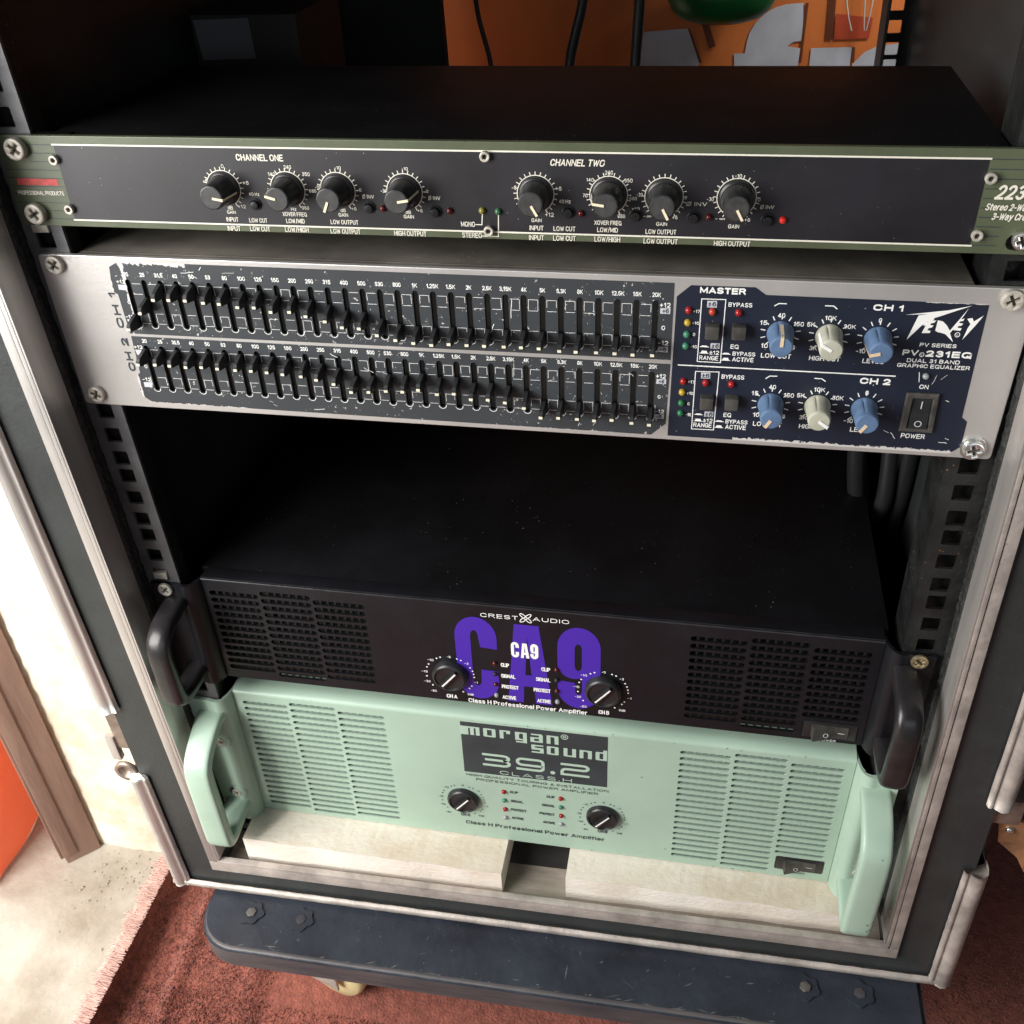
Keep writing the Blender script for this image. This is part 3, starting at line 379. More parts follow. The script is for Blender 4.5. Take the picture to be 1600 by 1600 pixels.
# ------------------------------------------------------------------ stroke lettering: every glyph is a set of centre lines in a unit box
def _a(cx, cz, rx, rz, a0, a1, n=5): return [(cx + rx * math.cos(math.radians(a0 + (a1 - a0) * i / n)), cz + rz * math.sin(math.radians(a0 + (a1 - a0) * i / n))) for i in range(n + 1)]
_O = _a(.5, .66, .5, .34, 0, 180, 8) + _a(.5, .34, .5, .34, 180, 360, 8)
GL = {
 'A': (1.0, [[(0, 0), (.5, 1), (1, 0)], [(.2, .3), (.8, .3)]]), 'B': (.85, [[(.3, .53), (0, .53), (0, 1), (.6, 1)] + _a(.65, .77, .28, .23, 90, -90) + [(.35, .53)], [(0, .53), (0, 0), (.6, 0)] + _a(.67, .265, .33, .265, -90, 90) + [(.6, .53)]]),
 'C': (.92, [_a(.5, .66, .5, .34, 15, 180, 8) + _a(.5, .34, .5, .34, 180, 345, 8)]), 'D': (.92, [[(0, .3), (0, 0), (.5, 0)] + _a(.55, .38, .45, .38, -90, 0) + _a(.55, .62, .45, .38, 0, 90) + [(0, 1), (0, .28)]]),
 'E': (.8, [[(1, 1), (0, 1), (0, 0), (1, 0)], [(0, .52), (.92, .52)]]), 'F': (.76, [[(1, 1), (0, 1), (0, 0)], [(0, .52), (.88, .52)]]),
 'G': (.98, [_a(.5, .66, .5, .34, 18, 180, 8) + _a(.5, .34, .5, .34, 180, 320, 7) + [(1, .12), (1, .45), (.55, .45)]]), 'H': (.9, [[(0, 0), (0, 1)], [(1, 0), (1, 1)], [(0, .52), (1, .52)]]), 'I': (0.0, [[(.5, 0), (.5, 1)]]),
 'K': (.92, [[(0, 0), (0, 1)], [(.97, 1), (.04, .4)], [(.38, .6), (1, 0)]]), 'L': (.75, [[(0, 1), (0, 0), (1, 0)]]), 'M': (1.1, [[(0, 0), (0, 1), (.5, .12), (1, 1), (1, 0)]]), 'N': (.92, [[(0, 0), (0, 1), (1, 0), (1, 1)]]),
 'O': (.98, [_O + [_O[0]]]), 'P': (.84, [[(0, 0), (0, 1), (.6, 1)] + _a(.68, .73, .32, .27, 90, -90) + [(.04, .46)]]), 'Q': (.98, [_O + [_O[0]], [(.6, .28), (1.02, -.04)]]),
 'R': (.9, [[(0, 0), (0, 1), (.6, 1)] + _a(.66, .75, .3, .25, 90, -90) + [(.04, .5)], [(.6, .5), (1, 0)]]), 'S': (.86, [_a(.5, .76, .47, .24, 20, 200, 8)[:-1] + [(.12, .6), (.88, .4)] + _a(.5, .24, .5, .24, 20, -160, 8)]),
 'T': (.84, [[(0, 1), (1, 1)], [(.5, 1), (.5, 0)]]), 'U': (.9, [[(0, 1)] + _a(.5, .34, .5, .34, 180, 360, 8) + [(1, 1)]]), 'V': (.96, [[(0, 1), (.5, 0), (1, 1)]]), 'W': (1.3, [[(0, 1), (.25, 0), (.5, .9), (.75, 0), (1, 1)]]),
 'X': (.92, [[(0, 0), (1, 1)], [(0, 1), (1, 0)]]), 'Y': (.92, [[(0, 1), (.5, .46), (1, 1)], [(.5, .46), (.5, 0)]]), 'Z': (.85, [[(0, 1), (1, 1), (0, 0), (1, 0)]]),
 '0': (.78, [_O + [_O[0]]]), '1': (.4, [[(0, .74), (.8, 1), (.8, 0)]]), '2': (.78, [_a(.5, .71, .47, .29, 165, -15, 8) + [(.8, .44), (0, 0), (1, 0)]]), '3': (.78, [_a(.5, .76, .42, .24, 155, -75, 8), [(.42, .53)] + _a(.5, .27, .47, .27, 75, -155, 8)]),
 '4': (.84, [[(1, .26), (0, .26), (.68, 1), (.68, 0)]]), '5': (.78, [[(.92, 1), (.16, 1), (.06, .5)] + _a(.5, .33, .48, .33, 130, -155, 9)]), '6': (.8, [_a(.52, .64, .47, .36, 35, 180, 7) + _a(.5, .32, .47, .32, 180, 520, 12)]), '7': (.74, [[(0, 1), (1, 1), (.35, 0)]]),
 '8': (.8, [_a(.5, .765, .4, .235, -90, 270, 12), _a(.5, .265, .49, .265, 90, 450, 12)]), '9': (.8, [_a(.48, .36, .47, .36, 215, 360, 7) + _a(.5, .68, .47, .32, 0, 340, 12)]),
 '-': (.5, [[(0, .42), (1, .42)]]), '+': (.7, [[(0, .45), (1, .45)], [(.5, .1), (.5, .8)]]), '±': (.7, [[(0, .55), (1, .55)], [(.5, .25), (.5, .88)], [(0, .02), (1, .02)]]), '.': (.0, [[(.5, -.06), (.5, .12)]]), '/': (.55, [[(0, -.05), (1, 1.05)]]), '&': (.95, [[(1, 0), (.25, .75)] + _a(.48, .8, .22, .2, 200, 0) + [(.15, .38)] + _a(.42, .24, .42, .24, 150, 350)]),
 '∞': (1.2, [_a(.25, .45, .25, .26, 0, 360, 10), _a(.75, .45, .25, .26, 0, 360, 10)]), 'Ø': (.98, [_O + [_O[0]], [(-.05, -.1), (1.05, 1.1)]]),
 'a': (.72, [_a(.5, .5, .45, .24, 160, 0, 6) + [(.95, 0)], [(.95, .42), (.4, .42)] + _a(.4, .22, .4, .22, 90, 270) + [(.7, .02), (.95, .2)]]), 'e': (.76, [[(.05, .37), (.97, .37)] + _a(.5, .42, .48, .3, 0, 180, 7) + _a(.5, .3, .48, .3, 180, 320, 7)]),
 'f': (.5, [[(.4, 0), (.4, .8)] + _a(.8, .8, .4, .2, 180, 90), [(0, .68), (.95, .68)]]), 'i': (.0, [[(.5, 0), (.5, .7)], [(.5, .86), (.5, 1.02)]]), 'l': (.0, [[(.5, 0), (.5, 1)]]), 'm': (1.15, [[(0, 0), (0, .72)], [(0, .5)] + _a(.25, .5, .25, .22, 180, 0) + [(.5, 0)], [(.5, .5)] + _a(.75, .5, .25, .22, 180, 0) + [(1, 0)]]),
 'n': (.72, [[(0, 0), (0, .72)], [(0, .45)] + _a(.5, .45, .5, .27, 180, 0, 7) + [(1, 0)]]), 'o': (.76, [_a(.5, .42, .5, .3, 0, 180, 7) + _a(.5, .3, .5, .3, 180, 360, 7)]), 'r': (.45, [[(0, 0), (0, .72)], [(0, .4)] + _a(.7, .42, .7, .3, 180, 80)]),
 's': (.68, [_a(.5, .545, .46, .175, 20, 200, 7)[:-1] + [(.15, .42), (.85, .29)] + _a(.5, .175, .48, .175, 20, -160, 7)]), 't': (.45, [[(.4, .95), (.4, .2)] + _a(.8, .2, .4, .2, 180, 270), [(0, .7), (.95, .7)]]), 'u': (.72, [[(0, .72)] + _a(.5, .27, .5, .27, 180, 360, 7), [(1, .72), (1, 0)]]),
 'v': (.75, [[(0, .72), (.5, 0), (1, .72)]]), 'w': (1.05, [[(0, .72), (.25, 0), (.5, .66), (.75, 0), (1, .72)]]), 'y': (.75, [[(0, .72), (.52, .02)], [(1, .72), (.4, -.25), (.1, -.25)]]), 'p': (.76, [[(0, -.25), (0, .72)], [(0, .4)] + _a(.5, .44, .5, .28, 170, 0, 6) + _a(.5, .28, .5, .28, 0, -170, 6)]),
 'd': (.76, [[(1, 0), (1, 1)], _a(.5, .44, .5, .28, 10, 180, 6) + _a(.5, .28, .5, .28, 180, 350, 6)]), 'g': (.76, [[(1, .72), (1, -.05)] + _a(.5, -.05, .5, .22, 0, -150, 6), _a(.5, .44, .5, .28, 10, 180, 6) + _a(.5, .28, .5, .28, 180, 350, 6)]),
 'x': (.72, [[(0, 0), (1, .72)], [(0, .72), (1, 0)]]),
 'z': (.7, [[(0, .7), (1, .7), (0, 0), (1, 0)]]),
}
def stroke_text(mb, s, cx, cz, wd, h, y, mi=0, wt=.2, shear=0., rot=0., gap=.42):
    """h = cap height, wd = overall width, wt = stroke weight as a share of the cap height"""
    sw = wt * h; adv = []; tot = 0
    for ch in s:
        if ch == ' ': adv.append((tot, 0)); tot += .5; continue
        w_ = GL[ch][0]; adv.append((tot, w_)); tot += w_ + gap
    tot -= gap; n = 0
    kx = (wd - sw) / max(tot, .05) if tot > .05 else 1; H = h - sw; base = len(mb.g); v = []; f = []
    for ch, (x0, w_) in zip(s, adv):
        if ch == ' ': continue
        for st in GL[ch][1]:
            pts = []
            for a, b_ in st:
                X = (x0 + (a if w_ else 0) * w_) * kx - (wd - sw) / 2 if tot > .05 else 0; Z = b_ * H - H / 2; X += shear * Z
                if rot: X, Z = X * math.cos(rot) - Z * math.sin(rot), X * math.sin(rot) + Z * math.cos(rot)
                if not pts or (abs(cx + X - pts[-1][0]) + abs(cz + Z - pts[-1][1])) > .02: pts.append((cx + X, cz + Z))
            if len(pts) < 2: continue
            subs = [[pts[0]]]
            for q in range(1, len(pts)):
                subs[-1].append(pts[q])
                if q < len(pts) - 1:
                    d1 = Vector(pts[q]) - Vector(pts[q - 1]); d2 = Vector(pts[q + 1]) - Vector(pts[q])
                    if d1.angle(d2, 0) > 1.0: subs.append([pts[q]])
            for sb in subs:
                if len(sb) < 2: continue
                t = MB(); t.ribbon(sb, sw * (.8 if ch in 'NMWmwK&' else .88 if ch in 'RXVAk' else 1), y - .01 * (n % 7), 0); n += 1
                k = len(v); v += t.v; f += [tuple(i + k for i in q) for q in t.f]
    mb.add(v, f, mi)
'''squared strokes run past their end by half a weight'''

# ------------------------------------------------------------------ setting: floor, wall, door post
mb = MB(); N = 60
mb.quad((-368, -900, -583), (1500, -900, -583), (1500, 1600, -583), (-368, 1600, -583))
o = mb.build('floor', M_['concrete']); o['kind'] = 'structure'
# concrete threshold, about 30 mm above the room floor
def slab():
    v = []; f = []; nx, ny = 24, 90; random.seed(3)
    for j in range(ny + 1):
        for i in range(nx + 1):
            x = -1200 + (832 * i / nx) if i < nx else -368 + random.uniform(-2.5, 2.5)
            y = -800 + 1900 * j / ny
            v.append((x, y, -552 + random.uniform(-.7, .7)))
    for j in range(ny):
        for i in range(nx): a = j * (nx + 1) + i; f.append((a, a + 1, a + nx + 2, a + nx + 1))
    k = len(v)
    for j in range(ny + 1): x, y, z = v[j * (nx + 1) + nx]; v.append((x, y, -590))
    for j in range(ny): a = j * (nx + 1) + nx; f.append((a, k + j, k + j + 1, a + nx + 1))
    o = mk('threshold', v, f, M_['concrete']); o['kind'] = 'structure'; return o
slab()
mb = MB(); random.seed(9)
for i in range(110):
    x = random.gauss(-405, 25); y = random.gauss(45, 30) if i < 90 else random.uniform(-200, 70); r = random.choice((.5, .7, .9, 1.5)); a = random.random() * 3
    if x > -372: x = -372 - random.random() * 30
    pts = [(x + r * random.uniform(.6, 1.3) * math.cos(a + k * 1.256), y + r * random.uniform(.6, 1.3) * math.sin(a + k * 1.256), -551.4) for k in range(5)]
    top = [(x, y, -551.4 + r * .9)]
    mb.add(pts + top, [(k, (k + 1) % 5, 5) for k in range(5)])
o = mb.build('grit', M_['concrete']); o['kind'] = 'stuff'
# plastered wall beside the case
def wallmesh():
    v = []; f = []; nx, nz = 40, 90; random.seed(5)
    for j in range(nz + 1):
        for i in range(nx + 1):
            x = -474 + 170 * i / nx; z = -600 + 1000 * j / nz
            v.append((x, 74 + random.uniform(-.8, .8) + 1.5 * math.sin(x * .05) * math.sin(z * .021), z))
    for j in range(nz):
        for i in range(nx): a = j * (nx + 1) + i; f.append((a, a + 1, a + nx + 2, a + nx + 1))
    return mk('plaster_wall', v, f, M_['wall'], None, True)
o = wallmesh(); o['kind'] = 'structure'; o.name = 'wall'
o = box('wall', -474, -455, 104, 160, -600, 400, M_['wall']); o['kind'] = 'structure'
# timber door post
t = thing('door_post', 'bleached brown timber door post standing on the concrete threshold', 'door post', (-470, 65, -552))
def prism(name, pts, z0, z1, m, parent, bev=1.5):
    n = len(pts); v = [(x, y, z0) for x, y in pts] + [(x, y, z1) for x, y in pts]
    f = [tuple(range(n))[::-1], tuple(range(n, 2 * n))] + [(i, (i + 1) % n, n + (i + 1) % n, n + i) for i in range(n)]
    o = mk(name, v, f, m, parent)
    bm = bmesh.new(); bm.from_mesh(o.data); bmesh.ops.recalc_face_normals(bm, faces=bm.faces); bm.to_mesh(o.data); bm.free()
    return bevel(o, bev) if bev else o
prism('jamb', [(-462, 47), (-439, 69), (-470, 98), (-500, 78)], -552, 380, M_['post'], t)
prism('stop_strip', [(-461, 44.5), (-452, 54), (-456, 58), (-465, 48.5)], -540, 380, M_['post'], t, .8)
prism('stop_strip', [(-486, 66), (-470, 52.5), (-471.5, 50.5), (-487.5, 64)], -552, 380, M_['post'], t, .4)
# orange plastic beyond the threshold
t = thing('orange_plastic_sheet', 'bright orange plastic sheet hanging outside beyond the door post', 'plastic sheet', (-530, 80, -552))
v = []; f = []; n = 40
for i in range(n + 1):
    y = 8 + 432 * i / n; x = -512 - 10 * math.sin(y * .021) - 4 * math.sin(y * .06 + 1)
    for z in (-551, -300, 250): v.append((x - (z + 551) * .03, y, z))
for i in range(n):
    for k in range(2): a = i * 3 + k; f.append((a, a + 3, a + 4, a + 1))
k0 = len(v); v += [(x - 1.5, y, z) for x, y, z in v]; f += [tuple(a + k0 for a in q[::-1]) for q in f]
mk('sheet', v, f, M_['orangeplastic'], t, True)
# carpet with raised folds and a frayed fringe
def zc(x, y):
    h = -579 + 6 * math.exp(-((x + 318 + y * .06) / 7) ** 2) + 3 * math.exp(-((x + 250 + y * .1) / 9) ** 2) + .8 * math.sin(x * .05) * math.sin(y * .043)
    if x < -352: h += (1 - (x + 368) / 16) * 29 if x > -368 else 29
    return h
v = []; f = []; xs = [-369 + 2.4 * i for i in range(16)] + [-330 + 4 * i for i in range(60)] + [-88 + 16 * i for i in range(70)]; ys = [-700 + 9 * j for j in range(160)]
random.seed(11)
for y in ys:
    for x in xs: v.append((x, y, zc(x, y) + random.uniform(-.5, .5)))
nx = len(xs)
for j in range(len(ys) - 1):
    for i in range(nx - 1): a = j * nx + i; f.append((a, a + 1, a + nx + 1, a + nx))
carpet = mk('carpet', v, f, M_['carpet'], None, True); carpet['label'] = 'rust red pile carpet with folds and a frayed pink fringe'; carpet['category'] = 'carpet'
random.seed(12)
mb = MB()
for i in range(6000):
    y = -560 + 700 * i / 6000 + random.uniform(-1, 1); cl = math.sin(y * .55) + math.sin(y * .23 + 1); L = random.uniform(3, 9) * (1.15 + .22 * cl); dy = random.gauss(0, 1.6) - 2.2 * math.cos(y * .55); wd = random.uniform(.2, .42)
    x0 = random.uniform(-368, -362); z0 = -549.5 + random.uniform(0, 1.5)
    p = [(x0 + 4, y, z0 + .5), (x0 - L * .4, y + dy * .3, z0 + random.uniform(.5, 2.5)), (x0 - L, y + dy, z0 - 1.2)]
    mb.add([(a, b - wd, c) for a, b, c in p] + [(a, b + wd, c) for a, b, c in p] + [(a, b, c + wd) for a, b, c in p], [(0, 1, 7, 6), (1, 2, 8, 7), (6, 7, 4, 3), (7, 8, 5, 4)])
o = mb.build('fringe', M_['fringe'], carpet); o['kind'] = 'stuff'
# short pile tufts over the part of the carpet that is seen
mb = MB(); random.seed(13)
for i in range(60000):
    if i % 3: x = random.uniform(-362, 300); y = random.uniform(-190, -30) - 10
    else: x = random.uniform(-360, -230); y = random.uniform(-220, 140)
    if i % 11 == 0: x = random.uniform(280, 420); y = random.uniform(-120, 330)
    z = zc(x, y); a = random.random() * 6.28; h = random.uniform(1.5, 3.4); r = .55
    mb.add([(x + r * math.cos(a), y + r * math.sin(a), z - .3), (x - r * math.cos(a), y - r * math.sin(a), z - .3), (x + random.gauss(0, 1), y + random.gauss(0, 1), z + h)], [(0, 1, 2)])
o = mb.build('pile', M_['carpet'], carpet); o['kind'] = 'stuff'

# ------------------------------------------------------------------ castor board and castors
A = 0.025
def rolled(name, label, cat, loc):
    t = thing(name, label, cat, loc); ca, sa = math.cos(A), math.sin(A)
    t.location = ((loc[0] * ca - loc[2] * sa) * S, loc[1] * S, (loc[0] * sa + loc[2] * ca) * S); t.rotation_euler = (0, -A, 0)
    return t
t = rolled('castor_board', 'scuffed blue-black board with rounded corners and castors under the rack case', 'castor board', (10, 200, -560))
def board(z0, z1):
    pts = []
    for cx, cy, a0 in ((-262 + 34, -74 + 34, PI), (276 - 8, -74 + 8, 1.5 * PI), (276 - 34, 500 - 34, 0), (-262 + 34, 500 - 34, PI / 2)):
        r = 8 if cx > 260 else 34
        for i in range(9): a = a0 + PI / 2 * i / 8; pts.append((cx + r * math.cos(a), cy + r * math.sin(a)))
    return pts
o = prism('board', board(0, 0), -447.5, -425.6, M_['board'], t, 0)
bm = bmesh.new(); bm.from_mesh(o.data); bm.verts.ensure_lookup_table(); es = [e for e in bm.edges if abs(e.verts[0].co.z - e.verts[1].co.z) < 1e-6 and e.verts[0].co.z > bm.verts[0].co.z + .01]
bmesh.ops.bevel(bm, geom=es, offset=3.5 * S, segments=3, affect='EDGES'); bm.to_mesh(o.data); bm.free()
o.data.materials.append(M_['boardedge'])
for p in o.data.polygons:
    p.use_smooth = True
    if abs(p.normal.z) < .8: p.material_index = 1
try: o.data.set_sharp_from_angle(angle=math.radians(60))
except Exception: pass
mb = MB(); random.seed(61)
for i in range(95):
    x = random.uniform(-240, 264); y = random.choice((random.uniform(-72, -66), random.uniform(-72, -69), random.uniform(-66, -30))); L = random.expovariate(1 / 5) + .8; a = random.gauss(0, .35) if y < -64 else random.uniform(0, 3); wd = random.uniform(.12, .5)
    dx, dy = math.cos(a) * L / 2, math.sin(a) * L / 2; y = max(y, -70.5 + abs(dy)); q = [(x - dx, y - dy), (x + wd, y - wd), (x + dx, y + dy), (x - wd, y + wd)]
    mb.add([(px, py, -425.52) for px, py in q], [(0, 1, 2, 3)])
o = mb.build('scuff_marks', M_['bezelscuff'], t); o['kind'] = 'stuff'
for i, (bx, by) in enumerate(((-222, -43), (-181, -43), (196, -42), (233, -41))):
    mb = MB(); n = 48; z = -425.6; ring = []
    for k in range(n):
        a = 2 * PI * k / n; r = 9.3 + .9 * math.cos(6 * a + i) + .35 * math.cos(3 * a); ring.append((bx + r * math.cos(a), by + r * math.sin(a)))
    prism('tee_nut', ring, z, z + 1.3, M_['board'], t, 0)
    hx = [(bx + 4.2 * math.cos(k * PI / 3 + .3), by + 4.2 * math.sin(k * PI / 3 + .3)) for k in range(6)]
    prism('bolt_end', hx, z + 1.4, z + (2.6 if i in (0, 2) else 1.9), M_['latchdull'] if i in (0, 2) else M_['boardedge'], t, .5)
def castor(cx, cy, yaw):
    g = thing; v, f = [], []
    o = None
    c, s_ = math.cos(yaw), math.sin(yaw)
    def R(px, py): return (cx + px * c - py * s_, cy + px * s_ + py * c)
    n = 36; prof = [(0, -12), (20, -12), (31, -11), (34, -7), (34, 7), (31, 11), (20, 12), (0, 12)]
    for r, x in prof:
        for i in range(n):
            a = 2 * PI * i / n; px, py = R(x, 18 + r * math.cos(a)); v.append((px, py, -543 + r * math.sin(a)))
    for j in range(len(prof) - 1):
        for i in range(n): f.append((j * n + i, j * n + (i + 1) % n, (j + 1) * n + (i + 1) % n, (j + 1) * n + i))
    wheel = mk('wheel', v, f, M_['caster'], t, True)
    mb = MB()
    for sx in (-19, 17):
        q = [R(sx, 2), R(sx + 2, 2), R(sx + 2, 34), R(sx, 34)]
        mb.add([(a, b, z) for z in (-455, -549) for a, b in q], [(0, 1, 5, 4), (1, 2, 6, 5), (2, 3, 7, 6), (3, 0, 4, 7), (4, 5, 6, 7)])
    q = [R(-28, -25), R(28, -25), R(28, 35), R(-28, 35)]; mb.add([(a, b, z) for z in (-447.6, -452) for a, b in q], BF and [(0, 1, 2, 3), (4, 5, 6, 7), (0, 1, 5, 4), (1, 2, 6, 5), (2, 3, 7, 6), (3, 0, 4, 7)])
    mb.build('fork', M_['steel'], t)
castor(-168, -14, 1.25); castor(225, 20, .4); castor(-190, 440, .2); castor(225, 440, .9)

# ------------------------------------------------------------------ the case
case = rolled('rack_case', 'black laminate rack case with worn aluminium edges holding the audio units', 'rack case', (0, 200, -420))
ZB, ZT, XI, XO_ = -383, 335, 245.5, 286
box('side_wall', -XO_, -XI, -25, 500, ZB - 34, ZT, M_['laminate'], case); box('side_wall', XI, XO_, -25, 500, ZB - 34, ZT, M_['laminate'], case)
box('floor_panel', -XI, XI, -24.9, 500, ZB - 34, ZB - 13.4, M_['laminate'], case); box('top_panel', -XI, XI, -25, 500, ZT - 30, ZT, M_['laminate'], case)
box('back_panel', -XI, XI, 488, 500, ZB - 4, 20, M_['wallback'], case); box('back_panel', -XI, -140, 488, 500, 20.5, ZT - 31, M_['wallback'], case)  # upper left panel added to keep the left behind the rack dark
mbx = MB(); box('floor_lining', -XI + .3, XI - .3, -24.6, 9, ZB - 13.3, ZB - 11.8, M_['woodfloor'], case); box('floor_lining', -XI + .3, XI - .3, 9.3, 480, ZB - 13.3, ZB - 12.4, M_['inner'], case)
def strip_v(name, x0, x1, y0, y1, z0, z1, m, bev=.6): return box(name, x0, x1, y0, y1, z0, z1, m, case, bev)
# inner aluminium trim: face 9 mm wide with a groove, and a lip going 20 mm inside
for sx in (-1, 1):
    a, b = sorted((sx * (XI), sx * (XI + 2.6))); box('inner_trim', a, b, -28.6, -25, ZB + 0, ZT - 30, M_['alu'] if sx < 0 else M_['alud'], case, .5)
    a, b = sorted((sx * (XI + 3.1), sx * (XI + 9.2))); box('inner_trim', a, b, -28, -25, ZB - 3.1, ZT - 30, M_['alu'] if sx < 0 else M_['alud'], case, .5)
    a, b = sorted((sx * (XI - 1.3), sx * (XI - .02))); box('inner_lip', a, b, -28.4, -8, ZB + 2, ZT - 32, M_['alu'], case, .3)
    # rough edge of the wall lining between lip and rail
    v = []; f = []; random.seed(21 + sx); n = 240
    for j in range(n + 1):
        z = ZB + (ZT - ZB - 34) * j / n
        for k, (dx, y) in enumerate(((0, -7.5), (1.4, -6.5), (1.9, -3), (.5, -1.5), (1.6, .5), (1.2, 3), (0, 3.4))): v.append((sx * (XI - .05 - dx * random.uniform(.5, 1.3)), y + random.uniform(-.4, .4), z))
    for j in range(n):
        for k in range(6): q = (j * 7 + k, j * 7 + k + 1, j * 7 + 7 + k + 1, j * 7 + 7 + k); f.append(q if sx < 0 else q[::-1])
    mk('wall_lining_edge', v, f, M_['foam'], case, True)
box('inner_trim', -XI - 9, XI + 9, -28.2, -24.95, ZB - 13.5, ZB - 3.2, M_['alud'], case, .5)
box('inner_trim', -XI - 2, XI + 2, -28.6, -23.6, ZB - 3, ZB - .6, M_['alud'], case, .5)
# outer bull-nose aluminium extrusion, interrupted at the latches
def outer_v(sx, z0, z1):
    prof = [(-3.0, -26.5), (-2.2, -29.2), (-.4, -29.6), (.2, -28.3), (1.5, -30.2), (4.5, -32), (8, -31.5), (11, -28.5), (12, -24), (12, 8), (10.6, 8.6), (10.4, -20)]
    v = []; f = []; n = len(prof); m = 40; random.seed(int(z0) & 63)
    for j in range(m + 1):
        z = z0 + (z1 - z0) * j / m
        for dx, y in prof: v.append((sx * (282 + dx) + random.uniform(-.12, .12), y + random.uniform(-.15, .15), z))
    for j in range(m):
        for k in range(n - 1): q = (j * n + k, j * n + k + 1, (j + 1) * n + k + 1, (j + 1) * n + k); f.append(q if sx > 0 else q[::-1])
    f.append(tuple(range(n)) if sx > 0 else tuple(range(n))[::-1]); f.append(tuple(m * n + k for k in range(n))[::-1])
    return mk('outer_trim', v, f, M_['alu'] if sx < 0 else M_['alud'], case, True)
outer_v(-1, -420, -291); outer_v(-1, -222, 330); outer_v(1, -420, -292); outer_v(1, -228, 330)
def outer_h():
    prof = [(-27, 1.0), (-29.4, .4), (-30, -2), (-29.0, -5.2), (-27.0, -7.0), (-10, -7.4), (10, -7.4)]
    v = []; f = []; n = len(prof); m = 90; random.seed(77)
    for j in range(m + 1):
        x = -293 + 586 * j / m
        for y, dz in prof: v.append((x, y + random.uniform(-.15, .15), ZB - 33.3 + dz + random.uniform(-.12, .12)))
    for j in range(m):
        for k in range(n - 1): f.append((j * n + k, j * n + n + k, j * n + n + k + 1, j * n + k + 1))
    f += [tuple(range(n)), tuple(m * n + k for k in range(n))[::-1]]
    mk('outer_trim', v, f, M_['alud'], case, True)
outer_h()
# butterfly latches
mb = MB(); mb.box(-299, -286, -20, 20, -270, -224); lt = mb.build('latch', M_['latch'], case)
v, f = lathe_v(-297, -291, [(9, 0), (9, 3), (5.5, 3), (5.5, 0)], 24, -22); mk('latch_ring', v, f, M_['latch'], case, True)
box('latch_hook', -306, -299, -22, -17, -282, -258, M_['alu'], case, 1)
box('latch', 287, 303, -22, 20, -250, -229, M_['latch'], case, 1)
plate('latch_wing', [[(294, -255), (309, -257), (323, -268), (328, -298), (319, -305), (312, -291), (298, -277)]], [circ(316, -279, 1.6, 12)], -14, -11.5, M_['latchb'], case, .3)
plate('latch_hook', [[(320, -280), (327, -282), (327, -309), (320, -306)]], [], -24, -14.5, M_['latchb'], case, .5)
v, f = lathe_v(302, -264, [(2.6, 0), (2.6, 1.2), (1.6, 2.2), (.2, 2.4)], 16, -14); mk('rivet', v, f, M_['nickel'], case, True)
v, f = lathe_v(322, -276, [(2.0, 0), (2.0, 1.0), (1.2, 1.8), (.2, 2.0)], 16, -14); mk('rivet', v, f, M_['nickel'], case, True)
box('latch_recess', 286.2, 292, -14, 20, -292, -228, M_['laminate'], case)
# rack rails: square cage-nut holes at the 15.875 / 15.875 / 12.7 pitch
def rail(sx, y, z0, z1, m, zoff):
    holes = []; k = int(z0 // 44.45) - 1
    while k * 44.45 < z1:
        for d in (5.9, 21.8, 37.8):
            z = k * 44.45 + d + zoff
            if z0 + 6 < z < z1 - 6: holes.append(rrect(sx * 233.5 - 4.9, sx * 233.5 + 4.9, z - 4.7, z + 4.7, .8, 2))
        k += 1
    a, b = sorted((sx * 222, sx * 245.3)); r = plate('rack_rail', [[(a, z0), (b, z0), (b, z1), (a, z1)]], holes, y, y + 2, m, case)
    a, b = sorted((sx * 222, sx * 224)); d = 1 if y < 200 else -1
    ys_ = sorted((y + (2.05 if d > 0 else -.05), y + d * (12 if sx < 0 else 30))); box('rail_flange', a, b, ys_[0], ys_[1], z0, z1, M_['railw'], case)
    if y < 200:
        a, b = sorted((sx * 226, sx * 243)); box('rail_backing', a, b, y + 9, y + 10, z0, z1, M_['inner'] if sx < 0 else m, case)
        # second perforated leg deeper in, seen past the first
        hz = []; z = z0 + 12
        while z < z1 - 12: hz.append(z); z += 15.9
        mb = MB()
        for q in hz: mb.box(sx * 243.6 - .4, sx * 243.6 + .4, y + 12, y + 22, q - 4, q + 4)
        mb.build('rail_side_slot', M_['slotdark'], case)
    return r
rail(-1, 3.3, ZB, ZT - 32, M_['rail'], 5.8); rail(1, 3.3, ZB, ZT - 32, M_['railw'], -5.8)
rail(-1, 452, ZB, ZT - 32, M_['railw'], 5.8); rail(1, 452, ZB, ZT - 32, M_['railw'], -5.8)
for sx, zz in ((-1, -132.5), (-1, -2.0), (1, -145.0), (-1, 96.5)):
    z = zz + (5.8 if sx < 0 else -5.8) + 6; mb = MB(); mb.box(sx * 233.5 - 4.6, sx * 233.5 + 4.6, 1.6, 6, z - 3.6, z + 1.6); bevel(mb.build('cage_nut', M_['steel'], case), .5)
lathe('dome_bolt', 0, 0, [(0, 0)], M_['nickel'], case) if False else None
v, f = lathe_v(0, 0, [(4.2, 0), (4.2, .8), (3.4, 2.2), (1.8, 3.1), (.3, 3.4)], 20); mk('dome_bolt', [(244.1 + b, 2 + a * .9, -368 + c) for a, b, c in v], f, M_['nickel'], case, True)
# ------------------------------------------------------------------ helpers for the units
def ear_screw(x, z, parent, m, r=5.0, h=2.6, rot=.6, y0=0, washer=0): return screw(x, z, r, parent, m, y0, h, rot, 'cross', washer)
